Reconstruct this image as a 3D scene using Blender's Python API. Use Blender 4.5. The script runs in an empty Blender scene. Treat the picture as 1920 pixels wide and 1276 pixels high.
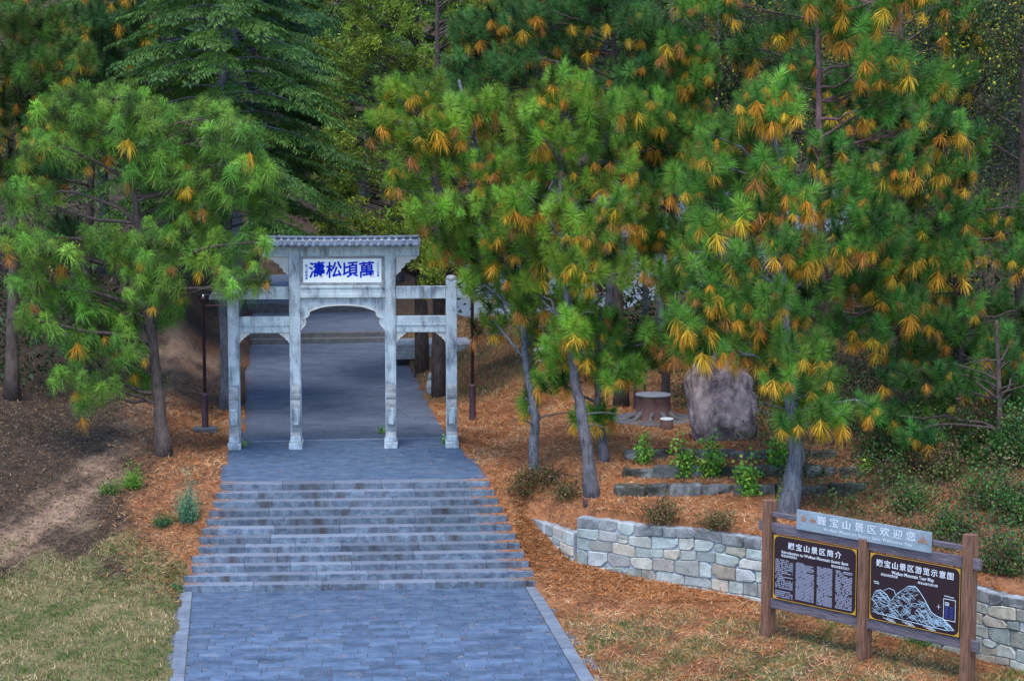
import bpy, math, random
import numpy as np
from mathutils import Vector, Matrix

S = bpy.context.scene
COL = S.collection
R = math.radians
rng = np.random.default_rng(7)
random.seed(7)

# ------------------------------------------------------------------ camera
F = 4000.0                                   # focal length in pixels of a 1920 px wide picture
CAM = np.array([-3.28, -69.0, 11.4])
YAW, PIT = R(7.27), math.atan(458 / F)
fw = np.array([math.sin(YAW) * math.cos(PIT), math.cos(YAW) * math.cos(PIT), -math.sin(PIT)])
rt = np.array([math.cos(YAW), -math.sin(YAW), 0.0])
up = np.cross(rt, fw)
cd = bpy.data.cameras.new('camera')
cam = bpy.data.objects.new('camera', cd)
COL.objects.link(cam)
cam.location = CAM
cam.rotation_euler = Matrix((rt, up, -fw)).transposed().to_euler()
cd.sensor_width = 36.0
cd.lens = 36.0 * F / 1920
cd.clip_start, cd.clip_end = 0.5, 2000
S.camera = cam

# ------------------------------------------------------------------ sky and sun (open shade, soft light)
SUN_EL, SUN_AZ = R(66), R(200)               # azimuth clockwise from +Y
w = bpy.data.worlds.new('World')
S.world = w
w.use_nodes = True
nt = w.node_tree
sky = nt.nodes.new('ShaderNodeTexSky')
sky.sky_type = 'NISHITA'
sky.sun_disc = False
sky.sun_elevation = SUN_EL
sky.sun_rotation = SUN_AZ
sky.altitude = 2000
sky.ozone_density = 1.5
bg = nt.nodes['Background']
bg.inputs['Strength'].default_value = 0.15
nt.links.new(sky.outputs[0], bg.inputs['Color'])
sl = bpy.data.lights.new('sun', 'SUN')
sl.energy = 1.35
sl.angle = R(30)
sl.color = (1.0, 0.96, 0.9)
sun = bpy.data.objects.new('sun', sl)
COL.objects.link(sun)
sd = Vector((math.sin(SUN_AZ) * math.cos(SUN_EL), math.cos(SUN_AZ) * math.cos(SUN_EL), math.sin(SUN_EL)))
sun.rotation_euler = sd.to_track_quat('Z', 'Y').to_euler()
S.view_settings.view_transform = 'Standard'
S.view_settings.look = 'None'
S.view_settings.gamma = 1
S.view_settings.exposure = 1.87
S.render.engine = 'CYCLES'
S.cycles.max_bounces = 5
S.cycles.diffuse_bounces = 1
S.cycles.transparent_max_bounces = 4

def atd(px, py, t):
    """world point seen at a picture position (1920 x 1276) at depth t metres"""
    return CAM + (fw + rt * (px - 960) / F - up * (py - 638) / F) * t
def atz(px, py, z):
    d = fw + rt * (px - 960) / F - up * (py - 638) / F
    return CAM + d * ((z - CAM[2]) / d[2])

# ------------------------------------------------------------------ helpers
def link(o, parent=None):
    COL.objects.link(o)
    if parent: o.parent = parent
    return o
def tag(o, label=None, cat=None, group=None, kind=None):
    if label: o['label'] = label
    if cat: o['category'] = cat
    if group: o['group'] = group
    if kind: o['kind'] = kind
    return o
def empty(name, loc=(0, 0, 0), rz=0, label=None, cat=None, group=None, kind=None):
    o = bpy.data.objects.new(name, None)
    o.empty_display_size = 0.2
    link(o)
    o.location = loc
    o.rotation_euler = (0, 0, rz)
    return tag(o, label, cat, group, kind)

class MB:
    """collects shapes; build() links them as one mesh object"""
    def __init__(s): s.v, s.f = [], []
    def add(s, v, f):
        n = len(s.v)
        s.v += [tuple(p) for p in v]
        s.f += [tuple(i + n for i in q) for q in f]
        return s
    def box(s, x0, x1, y0, y1, z0, z1, b=0.0):
        if b <= 0:
            v = [(x, y, z) for x in (x0, x1) for y in (y0, y1) for z in (z0, z1)]
            return s.add(v, [(0, 1, 3, 2), (4, 6, 7, 5), (0, 4, 5, 1), (2, 3, 7, 6), (0, 2, 6, 4), (1, 5, 7, 3)])
        v, idx = [], {}
        X, Y, Z = (x0, x1), (y0, y1), (z0, z1)
        for i in (0, 1):
            for j in (0, 1):
                for k in (0, 1):
                    sx, sy, sz = (b if i == 0 else -b), (b if j == 0 else -b), (b if k == 0 else -b)
                    idx[i, j, k, 0] = len(v); v.append((X[i], Y[j] + sy, Z[k] + sz))
                    idx[i, j, k, 1] = len(v); v.append((X[i] + sx, Y[j], Z[k] + sz))
                    idx[i, j, k, 2] = len(v); v.append((X[i] + sx, Y[j] + sy, Z[k]))
        f = []
        sq = ((0, 0), (1, 0), (1, 1), (0, 1))
        for i in (0, 1):
            q = [idx[i, a, c, 0] for a, c in sq]; f.append(q if i else q[::-1])
            q = [idx[a, i, c, 1] for a, c in sq]; f.append(q[::-1] if i else q)
            q = [idx[a, c, i, 2] for a, c in sq]; f.append(q if i else q[::-1])
        for i in (0, 1):
            for j in (0, 1):
                f.append((idx[i, j, 0, 0], idx[i, j, 1, 0], idx[i, j, 1, 1], idx[i, j, 0, 1]))
                f.append((idx[i, 0, j, 0], idx[i, 1, j, 0], idx[i, 1, j, 2], idx[i, 0, j, 2]))
                f.append((idx[0, i, j, 1], idx[1, i, j, 1], idx[1, i, j, 2], idx[0, i, j, 2]))
                for k in (0, 1): f.append((idx[i, j, k, 0], idx[i, j, k, 1], idx[i, j, k, 2]))
        return s.add(v, f)
    def prism(s, prof, a0, a1, axis='y'):
        """profile of 2-d points extruded; axis y: prof is (x,z); axis x: prof is (y,z); axis z: prof is (x,y)"""
        n = len(prof)
        m = {'y': lambda p, a: (p[0], a, p[1]), 'x': lambda p, a: (a, p[0], p[1]), 'z': lambda p, a: (p[0], p[1], a)}[axis]
        v = [m(p, a0) for p in prof] + [m(p, a1) for p in prof]
        f = [tuple(range(n))[::-1], tuple(range(n, 2 * n))] + [(i, (i + 1) % n, n + (i + 1) % n, n + i) for i in range(n)]
        return s.add(v, f)
    def tube(s, pts, rad, n=8, cap=True, wob=0.0):
        pts = [np.array(p, float) for p in pts]
        v, f = [], []
        ref = np.array([0.3, 1, 0.1])
        for i, p in enumerate(pts):
            t = pts[min(i + 1, len(pts) - 1)] - pts[max(i - 1, 0)]
            t /= np.linalg.norm(t) + 1e-9
            if abs(t @ ref) > 0.95: ref = np.array([1, 0.2, 0.1])
            a = np.cross(t, ref); a /= np.linalg.norm(a)
            b = np.cross(t, a)
            for k in range(n):
                q = 2 * math.pi * k / n
                r = rad[i] * (1 + wob * random.uniform(-1, 1))
                v.append(p + (a * math.cos(q) + b * math.sin(q)) * r)
        for i in range(len(pts) - 1):
            for k in range(n):
                f.append((i * n + k, i * n + (k + 1) % n, (i + 1) * n + (k + 1) % n, (i + 1) * n + k))
        if cap:
            f.append(tuple(range(n))[::-1]); f.append(tuple(range((len(pts) - 1) * n, len(pts) * n)))
        return s.add(v, f)
    def lathe(s, prof, c=(0, 0, 0), n=20, wob=None):
        v, f = [], []
        for r, z in prof:
            for k in range(n):
                q = 2 * math.pi * k / n
                rr = r * (wob(q, z) if wob else 1)
                v.append((c[0] + rr * math.cos(q), c[1] + rr * math.sin(q), c[2] + z))
        m = len(prof)
        for i in range(m - 1):
            for k in range(n): f.append((i * n + k, i * n + (k + 1) % n, (i + 1) * n + (k + 1) % n, (i + 1) * n + k))
        f.append(tuple(range(n))[::-1]); f.append(tuple(range((m - 1) * n, m * n)))
        return s.add(v, f)
    def mesh(s, name, mat, smooth=False):
        me = bpy.data.meshes.new(name)
        me.from_pydata(s.v, [], s.f)
        me.materials.append(mat)
        if smooth: me.polygons.foreach_set('use_smooth', [True] * len(me.polygons))
        me.update()
        return me
    def build(s, name, mat, parent=None, smooth=False, loc=None):
        o = bpy.data.objects.new(name, s.mesh(name, mat, smooth))
        if loc is not None: o.location = loc
        return link(o, parent)

TRIS = [0]
def tri_object(name, V, T, mat, colors=None, parent=None):
    """fast mesh from numpy arrays of vertices and triangles, with one colour per vertex"""
    me = bpy.data.meshes.new(name)
    nv, ntri = len(V), len(T); TRIS[0] += ntri
    me.vertices.add(nv)
    me.vertices.foreach_set('co', np.ascontiguousarray(V, np.float32).ravel())
    me.loops.add(ntri * 3)
    me.loops.foreach_set('vertex_index', np.ascontiguousarray(T, np.int32).ravel())
    me.polygons.add(ntri)
    me.polygons.foreach_set('loop_start', np.arange(0, ntri * 3, 3, dtype=np.int32))
    me.polygons.foreach_set('loop_total', np.full(ntri, 3, np.int32))
    me.materials.append(mat)
    if colors is not None:
        ca = me.color_attributes.new('col', 'FLOAT_COLOR', 'POINT')
        c4 = np.ones((nv, 4), np.float32)
        c4[:, :3] = colors
        ca.data.foreach_set('color', c4.ravel())
    me.update()
    me.validate()
    o = bpy.data.objects.new(name, me)
    return link(o, parent)

# ------------------------------------------------------------------ materials
def newmat(name, rough=0.85):
    m = bpy.data.materials.new(name)
    m.use_nodes = True
    b = m.node_tree.nodes['Principled BSDF']
    b.inputs['Roughness'].default_value = rough
    b.inputs['Specular IOR Level'].default_value = 0.3
    return m, m.node_tree, b
def N(nt, typ, **kw):
    n = nt.nodes.new(typ)
    for k, v in kw.items():
        if k in n.inputs: n.inputs[k].default_value = v
        else: setattr(n, k, v)
    return n
def noise(nt, scale, detail=4, rough=0.6, vec=None, stretch=None):
    n = N(nt, 'ShaderNodeTexNoise', Scale=scale, Detail=detail, Roughness=rough)
    g = vec
    if g is None: g = nt.nodes.new('ShaderNodeNewGeometry').outputs['Position']
    if stretch:
        mp = nt.nodes.new('ShaderNodeMapping')
        mp.inputs['Scale'].default_value = stretch
        nt.links.new(g, mp.inputs['Vector'])
        g = mp.outputs[0]
    nt.links.new(g, n.inputs['Vector'])
    return n.outputs['Fac']
def ramp(nt, fac, stops):
    r = nt.nodes.new('ShaderNodeValToRGB')
    e = r.color_ramp.elements
    while len(e) < len(stops): e.new(0.5)
    for q, (p, c) in zip(e, stops):
        q.position = p
        q.color = (*c, 1) if len(c) == 3 else c
    nt.links.new(fac, r.inputs[0])
    return r.outputs[0]
def mix(nt, fac, a, b, mode='MIX'):
    n = nt.nodes.new('ShaderNodeMix')
    n.data_type = 'RGBA'
    n.blend_type = mode
    for v, i in ((fac, 0), (a, 6), (b, 7)):
        if isinstance(v, (int, float)): n.inputs[i].default_value = v
        elif isinstance(v, tuple): n.inputs[i].default_value = (*v, 1)
        else: nt.links.new(v, n.inputs[i])
    return n.outputs[2]
def bump(nt, b, h, strength=0.4, dist=0.02):
    n = N(nt, 'ShaderNodeBump', Strength=strength, Distance=dist)
    nt.links.new(h, n.inputs['Height'])
    nt.links.new(n.outputs[0], b.inputs['Normal'])
def stone(name, c1, c2, scale=3.0, rnd=0.0, stain=None, bstr=0.5, rough=0.85, speck=0.35, stainr=(0.48, 0.68), stretch=None, tint=None, tread=None):
    m, nt, b = newmat(name, rough)
    c = ramp(nt, noise(nt, scale, 6, 0.65), [(0.3, c1), (0.7, c2)])
    fine = noise(nt, 38, 3, 0.7)
    c = mix(nt, speck, c, ramp(nt, fine, [(0.35, (0.25, 0.25, 0.26)), (0.65, (0.8, 0.8, 0.78))]), 'OVERLAY')
    if stain:
        sf = ramp(nt, noise(nt, 1.3, 5, 0.65, stretch=stretch or (1, 1, 1)), [(stainr[0], (0, 0, 0)), (stainr[1], (1, 1, 1))])
        c = mix(nt, sf, c, stain)
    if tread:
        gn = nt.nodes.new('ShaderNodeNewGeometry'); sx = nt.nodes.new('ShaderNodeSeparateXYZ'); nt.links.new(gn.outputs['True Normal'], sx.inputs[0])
        c = mix(nt, ramp(nt, sx.outputs[2], [(0.75, (0, 0, 0)), (0.95, (0.75,) * 3)]), c, tread)  # upward faces paler: foot wear, plus tread-to-riser shading put into the colour
    if rnd:
        oi = nt.nodes.new('ShaderNodeObjectInfo')
        c = mix(nt, 1.0, c, ramp(nt, oi.outputs['Random'], [(0, (1 - rnd,) * 3), (0.5, (1, 1, 1)), (1, (1 + rnd,) * 3)]), 'MULTIPLY')
        if tint:
            mth = N(nt, 'ShaderNodeMath', operation='MULTIPLY'); mth.inputs[1].default_value = 7.13
            nt.links.new(oi.outputs['Random'], mth.inputs[0])
            fr = N(nt, 'ShaderNodeMath', operation='FRACT'); nt.links.new(mth.outputs[0], fr.inputs[0])
            c = mix(nt, 1.0, c, ramp(nt, fr.outputs[0], tint), 'MULTIPLY')
    nt.links.new(c, b.inputs['Base Color'])
    bump(nt, b, noise(nt, 22, 6, 0.7), bstr, 0.012)
    return m
def plain(name, c, rough=0.6, var=0.15, scale=8, metal=0.0, bstr=0.15):
    m, nt, b = newmat(name, rough)
    b.inputs['Metallic'].default_value = metal
    d = tuple(x * (1 - var) for x in c); l = tuple(min(1, x * (1 + var)) for x in c)
    nt.links.new(ramp(nt, noise(nt, scale, 5), [(0.3, d), (0.7, l)]), b.inputs['Base Color'])
    bump(nt, b, noise(nt, scale * 4, 4), bstr, 0.01)
    return m
def foliage(name, trans=0.3, gloss=0.25):
    m, nt, b = newmat(name, 0.5)
    nt.nodes.remove(b)
    out = nt.nodes['Material Output']
    a = N(nt, 'ShaderNodeAttribute', attribute_name='col')
    d = nt.nodes.new('ShaderNodeBsdfPrincipled')
    d.inputs['Roughness'].default_value = 0.5
    d.inputs['Specular IOR Level'].default_value = gloss
    t = nt.nodes.new('ShaderNodeBsdfTranslucent')
    oi = nt.nodes.new('ShaderNodeObjectInfo')
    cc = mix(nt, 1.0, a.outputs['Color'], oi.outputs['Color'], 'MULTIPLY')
    nt.links.new(cc, d.inputs['Base Color'])
    nt.links.new(cc, t.inputs['Color'])
    mx = N(nt, 'ShaderNodeMixShader', Fac=trans)
    nt.links.new(d.outputs[0], mx.inputs[1]); nt.links.new(t.outputs[0], mx.inputs[2])
    nt.links.new(mx.outputs[0], out.inputs['Surface'])
    return m
def bark(name, c1, c2, sc=5.0):
    m, nt, b = newmat(name, 0.9)
    h = noise(nt, sc, 6, 0.7, stretch=(2.2, 2.2, 0.5))
    c = ramp(nt, h, [(0.35, c1), (0.62, c2)])
    c = mix(nt, ramp(nt, noise(nt, 1.6, 4), [(0.5, (0, 0, 0)), (0.75, (0.6,) * 3)]), c, tuple(x * 1.5 for x in c2))
    nt.links.new(c, b.inputs['Base Color'])
    bump(nt, b, h, 1.0, 0.06)
    return m

GATE = stone('gate_stone', (0.28, 0.335, 0.37), (0.45, 0.51, 0.535), 2.2, stain=(0.06, 0.075, 0.105), stainr=(0.48, 0.72), stretch=(2.5, 2.5, 0.8), speck=0.3)
GATEPALE = stone('gate_carving', (0.42, 0.41, 0.39), (0.52, 0.51, 0.49), 3.0, stain=(0.2, 0.2, 0.2), stainr=(0.6, 0.9), speck=0.3)
GATEDARK = stone('weathered_stone', (0.14, 0.15, 0.165), (0.32, 0.33, 0.34), 3.2, stain=(0.07, 0.075, 0.08), stainr=(0.5, 0.75), speck=0.35)
TILE = stone('roof_tile_clay', (0.05, 0.065, 0.10), (0.12, 0.145, 0.19), 6, rnd=0.2, speck=0.3)
MORTAR = stone('lime_mortar', (0.45, 0.46, 0.47), (0.6, 0.6, 0.6), 5)
WHITE = plain('white_glazed_panel', (0.74, 0.78, 0.78), 0.35, 0.04)
BLUE = plain('blue_paint', (0.002, 0.02, 0.42), 0.8, 0.1)
BLUE.node_tree.nodes['Principled BSDF'].inputs['Specular IOR Level'].default_value = 0.1
PAVE = stone('paving_stone', (0.036, 0.060, 0.105), (0.085, 0.125, 0.19), 2.2, rnd=0.25, stain=(0.15, 0.165, 0.19), stainr=(0.58, 0.8), bstr=0.35, rough=0.72, speck=0.3)
PAVEBED = stone('paving_joint', (0.06, 0.075, 0.10), (0.13, 0.14, 0.16), 6)
UPPAVE = stone('upper_path_stone', (0.048, 0.06, 0.092), (0.10, 0.118, 0.16), 0.9, rnd=0.1, bstr=0.35, rough=0.75, speck=0.3)
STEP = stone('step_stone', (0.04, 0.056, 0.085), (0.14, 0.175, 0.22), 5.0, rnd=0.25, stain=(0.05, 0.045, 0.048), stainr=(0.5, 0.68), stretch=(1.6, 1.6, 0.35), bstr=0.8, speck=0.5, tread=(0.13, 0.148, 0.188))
KERB = stone('kerb_granite', (0.085, 0.105, 0.14), (0.16, 0.185, 0.22), 3, rnd=0.12)
WALLSTONE = stone('wall_stone', (0.22, 0.225, 0.215), (0.39, 0.395, 0.385), 3.0, rnd=0.32, stain=(0.11, 0.12, 0.12), stainr=(0.55, 0.76), bstr=1.1, speck=0.5,
                  tint=[(0, (1.0, 0.97, 0.88)), (0.35, (0.86, 0.98, 0.98)), (0.6, (0.98, 1.0, 0.9)), (0.8, (1.08, 0.9, 0.72)), (1, (0.9, 0.95, 1.0))])
WALLTOP = stone('dark_wall_stone', (0.12, 0.13, 0.135), (0.28, 0.29, 0.29), 3.5, rnd=0.3, stain=(0.05, 0.055, 0.055), stainr=(0.5, 0.7), bstr=1.1, speck=0.5)
WALLMORTAR = stone('wall_mortar', (0.18, 0.205, 0.235), (0.33, 0.365, 0.40), 4, stain=(0.08, 0.085, 0.08))
MOSSY = stone('mossy_block', (0.06, 0.063, 0.062), (0.19, 0.19, 0.185), 5, rnd=0.3, stain=(0.03, 0.03, 0.02), stainr=(0.42, 0.6), bstr=1.0)
ROCK = stone('boulder_rock', (0.13, 0.093, 0.092), (0.42, 0.32, 0.315), 3.4, stain=(0.07, 0.055, 0.055), stainr=(0.48, 0.64), bstr=1.2, stretch=(1.4, 1.4, 0.8))
RUST = plain('rust_red_steel', (0.05, 0.022, 0.03), 0.55, 0.3, 6)
CONC = stone('dark_concrete', (0.06, 0.06, 0.065), (0.12, 0.12, 0.125), 4)
STUMPBARK = stone('painted_bark', (0.07, 0.035, 0.035), (0.13, 0.07, 0.062), 5, stain=(0.2, 0.15, 0.13), stainr=(0.6, 0.9), stretch=(3, 3, .5))
STUMPTOP = stone('pale_table_top', (0.13, 0.14, 0.155), (0.22, 0.23, 0.245), 5)
PANEL = plain('maroon_panel', (0.021, 0.009, 0.014), 0.4, 0.1, 4)
GOLD = plain('yellow_border', (0.42, 0.23, 0.02), 0.45, 0.1)
INK = plain('pale_lettering', (0.5, 0.53, 0.57), 0.5, 0.05)
INKDIM = plain('faded_lettering', (0.26, 0.27, 0.35), 0.5, 0.1)
MAPBLUE = plain('map_line_blue', (0.30, 0.41, 0.51), 0.5, 0.1)
KEYBLUE = plain('map_key_blue', (0.02, 0.035, 0.17), 0.5, 0.1)
PLATE = stone('pale_plate', (0.14, 0.185, 0.22), (0.24, 0.29, 0.33), 2, stain=(0.17, 0.15, 0.14), stainr=(0.58, 0.85), bstr=0.1, rough=0.55)
RUSTMARK = plain('rust_mark', (0.24, 0.15, 0.11), 0.8, 0.3)
def wood(name, c1, c2, stretch):
    m, nt, b = newmat(name, 0.75)
    tc = nt.nodes.new('ShaderNodeTexCoord').outputs['Object']
    h = noise(nt, 3.0, 6, 0.65, vec=tc, stretch=stretch)
    c = ramp(nt, h, [(0.3, c1), (0.68, c2)])
    nt.links.new(c, b.inputs['Base Color'])
    bump(nt, b, h, 0.5, 0.02)
    return m
POSTWOOD = wood('weathered_post_wood', (0.06, 0.03, 0.022), (0.22, 0.105, 0.062), (7, 7, 0.8))
BEAMWOOD = wood('grey_purple_wood', (0.045, 0.037, 0.05), (0.15, 0.125, 0.145), (0.8, 8, 9))
NEEDLE = foliage('pine_needles', 0.35)
LEAF = foliage('leaves', 0.3, 0.35)
LITTER = foliage('fallen_needle_litter', 0.1, 0.1)
PINEBARK = bark('pine_bark', (0.03, 0.027, 0.03), (0.11, 0.10, 0.11), 6)
DARKBARK = bark('dark_bark', (0.022, 0.016, 0.014), (0.085, 0.06, 0.052), 6)
GREYBARK = bark('grey_bark', (0.035, 0.036, 0.042), (0.125, 0.13, 0.145), 6)
BUILDW = stone('whitewashed_wall', (0.30, 0.36, 0.44), (0.38, 0.44, 0.52), 1.5, bstr=0.1, speck=0.1)

# ------------------------------------------------------------------ terrain
SH = 0.06                                    # step and paving rows run a little askew of the path's axis
STEPN, RISE, TREAD = 12, 2.2 / 12, 0.40
Y_TOP = -6.1
def sm(x, a, b):
    t = np.clip((x - a) / (b - a), 0, 1)
    return t * t * (3 - 2 * t)
_ph = rng.uniform(0, 6.28, (24,))
def wob(x, y, f=1.0, s=0):
    return (np.sin(1.3 * f * x + _ph[s]) * np.cos(1.1 * f * y + _ph[s + 1]) + 0.5 * np.sin(2.9 * f * x - 1.7 * f * y + _ph[s + 2]) +
            0.3 * np.sin(5.3 * f * x + 4.1 * f * y + _ph[s + 3]) + 0.2 * np.cos(9.1 * f * x - 7.7 * f * y + _ph[s + 4])) / 1.6
# retaining wall (plan), low first stretch then the tall one
WALL_A = [(5.2, -7.9), (5.6, -9.0), (6.15, -10.25)]
WALL_B = [(6.15, -10.3), (8.4, -11.85), (10.7, -13.65), (13.0, -17.2), (15.2, -21.0), (16.9, -24.0)]
def catmull(P, n=12):
    P = [np.array(p, float) for p in P]
    P = [2 * P[0] - P[1]] + P + [2 * P[-1] - P[-2]]
    out = []
    for i in range(1, len(P) - 2):
        for k in range(n):
            t = k / n
            a, b, c, d = P[i - 1], P[i], P[i + 1], P[i + 2]
            out.append(0.5 * (2 * b + (c - a) * t + (2 * a - 5 * b + 4 * c - d) * t * t + (3 * b - a - 3 * c + d) * t ** 3))
    out.append(P[-2])
    return np.array(out)
LINE_A, LINE_B = catmull(WALL_A, 8), catmull(WALL_B, 10)
LINE = np.vstack([LINE_A[:-1], LINE_B])
def wall_side(x, y):
    """signed distance to the retaining wall, positive behind (uphill of) it"""
    best = np.full(x.shape, 1e9); sgn = np.zeros(x.shape)
    for a, b in zip(LINE[:-1], LINE[1:]):
        d = b - a; L2 = d @ d
        t = np.clip(((x - a[0]) * d[0] + (y - a[1]) * d[1]) / L2, 0, 1)
        qx, qy = x - (a[0] + t * d[0]), y - (a[1] + t * d[1])
        dist = np.hypot(qx, qy)
        s = d[0] * qy - d[1] * qx
        m = dist < best
        best = np.where(m, dist, best); sgn = np.where(m, np.sign(s), sgn)
    return best * sgn
TERR = [(-9.6, 0.0), (-8.45, 0.33), (-7.3, 0.66)]    # y and foot height of the three low terrace walls
def terr_y(k, x): return TERR[k][0] - 0.10 * (x - 9.5)
def stair_z(y): return np.interp(y, [Y_TOP - STEPN * TREAD, Y_TOP], [-2.2, 0])
def half_w(y):  return np.interp(y, [Y_TOP - STEPN * TREAD, Y_TOP, -0.5, 3, 30, 60], [4.95, 4.0, 3.78, 3.42, 3.38, 3.3])
def mid_x(y):   return np.interp(y, [-11, -6, 0, 5, 30], [-0.12, 0, 0, 0.15, 0.5])
def ground_z(x, y):
    x = np.asarray(x, float); y = np.asarray(y, float)
    # left of the path
    zl = np.interp(y, [-60, -16, -12, -10, -6, -2, 5, 15, 30, 45, 70, 120, 250], [-2.3, -2.2, -1.95, -1.5, -0.35, 0.35, 0.55, 0.9, 1.9, 3.2, 8, 26, 70])
    zl = zl + np.where(x < -9, (-9 - x) * 0.16 * sm(y, -13, 0), 0) * sm(-x, 9, 11)
    near = sm(x, -6.2, -4.4)
    zl = zl * (1 - near) + np.interp(y, [-60, -11, -6, 3, 30, 45, 70, 120, 250], [-2.22, -2.15, 0.03, 0.08, 0.35, 1.2, 6, 24, 70]) * near
    # right of the path, below the wall
    zr0 = np.interp(y, [-60, -14, -12, -10, -8.4, -6.4, -4, 4, 30, 45, 70, 120, 250], [-2.25, -2.22, -2.02, -1.62, -0.98, -0.02, 0.05, 0.12, 0.5, 1.5, 6, 24, 70])
    # right, above the wall: bank, then terraces
    r = sm(x, 4.3, 8.5)
    bank = np.interp(y, [-30, -13.5, -9.6, -7.2, -3, 4, 30, 45, 70, 120, 250], [-0.5, -0.42, -0.05, 0.85, 1.0, 1.0, 1.4, 2.2, 7, 25, 70])
    terr = np.interp(y, [-30, -13.5, -10, 45, 70, 120, 250], [-0.5, -0.42, -0.02, 0.0, 4, 22, 68])
    for k in range(3): terr = terr + 0.33 * (y > terr_y(k, x) + 0.08)
    terr = terr + np.interp(y, [-7, 4, 30, 45, 70], [0, 0, 0.4, 1.2, 2.5])
    inter = sm(x, 7.3, 7.9) * sm(-x, -15.2, -14.0)
    zr1 = bank * (1 - inter) + terr * inter
    zr1 = zr1 + np.where(x > 14, (x - 14) * 0.22, 0) * sm(y, -22, -8)
    sd_ = wall_side(x, y)
    low = zr0 * (1 - r) + (zr1) * r
    # left of the wall's upper end the bank runs out smoothly
    above = (sd_ > 0)
    zr = np.where(above & (y < -6.8) & (x > 4.4), np.where(x < 6.4, np.minimum(zr1, -0.9 + (y + 10.3) * 0.42 + sd_ * 0.25), zr1), np.where((y < -6.8), zr0, low))
    qq = sm(x, 4.5, 6.6)
    zr = np.where(above & (x > 4.4), zr0 * (1 - qq) + zr * qq, zr)
    edge = sm(y, -8.4, -6.6)
    zr = np.where(above & (x > 4.4), zr, zr0 * (1 - edge) + low * edge)
    z = np.where(x < 0, zl, zr)
    z = z + 0.035 * wob(x, y, 0.9, 0) + 0.02 * wob(x, y, 2.7, 5)
    # hollow under the path
    hw = half_w(y) + 0.10 * wob(x * 0.2, y, 1.6, 10) - 0.06
    ax = np.abs(x - mid_x(y))
    path_z = np.where(y < Y_TOP, np.where(y < Y_TOP - STEPN * TREAD, -2.2, stair_z(y)), np.interp(y, [28, 30.2, 38, 40.4], [0, 0.45, 0.45, 0.9]))
    inside = (ax < hw) & (y < 62)
    lip = np.exp(-((ax - hw) / 0.45) ** 2) * (ax >= hw)
    zz = np.where(y > Y_TOP - STEPN * TREAD - 0.3, z + lip * (path_z + 0.10 - z) * 0.9, z)
    return np.where(inside, path_z - 0.55, np.where(y < 62, zz, z))

def spaced(a, b, c, d, s, far=220):
    core = list(np.arange(a, b + 1e-6, s))
    lo, hi, st = [], [], s
    v = a
    while v > c: st *= 1.18; v -= st; lo.append(v)
    v, st = b, s
    while v < d: st *= 1.18; v += st; hi.append(v)
    return np.array(lo[::-1] + core + hi)
gx = spaced(-15, 19, -400, 400, 0.2)
gy = spaced(-24, 8, -150, 500, 0.2)
GX, GY = np.meshgrid(gx, gy)
GZ = ground_z(GX, GY)
def zones(x, y):
    """share of needle litter, of lawn and of bare trail"""
    n1, n2 = wob(x, y, 0.5, 3), wob(x, y, 1.5, 7)
    lawnL = sm(-x, 4.6, 5.2) * sm(-(y + 0.12 * (x + 9)) + 1.8 * n1 + 1.2 * n2, 5.6, 12.6)
    lawnR = sm(x, 4.6, 5.2) * sm(-(y - 0.0), 12.6, 16.5) * (wall_side(x, y) < 0) * (.62 + .5 * n2)
    lawn = np.clip(lawnL + lawnR * 0.85 + 0.3 * n2 * (lawnL + lawnR), 0, 1)
    litter = np.where(x > 3, 1 - lawnR * (0.75 - 0.6 * n2), 0) * (1 - 0.85 * sm(x, 13.2, 15.5) * sm(y, -13, -9)) + sm(x, -8.2, -4.6) * (x < 0) * sm(y, -13, -9.5) * 0.8
    litter = litter * (1 - 0.55 * sm(y, 6, 11))
    litter = np.clip(litter + 0.25 * n1 * (litter > 0.05), 0, 1)
    tx = np.interp(y, [-12, -8, -4, 0, 5, 14, 24], [-11.0, -9.2, -7.6, -6.6, -6.2, -5.9, -5.6])
    trail = np.exp(-((x - tx - 0.35 * n1) / (1.3 + 0.05 * np.abs(y))) ** 2) * sm(y, -13, -9) * (x < -4) * .85
    litter = litter * (1 - sm(y, 28, 36)); trail = trail * (1 - sm(y, 22, 32))
    return litter, lawn, np.clip(trail * (0.75 + 0.4 * n2), 0, 1)
zl_, zg_, zt_ = zones(GX, GY)
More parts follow.
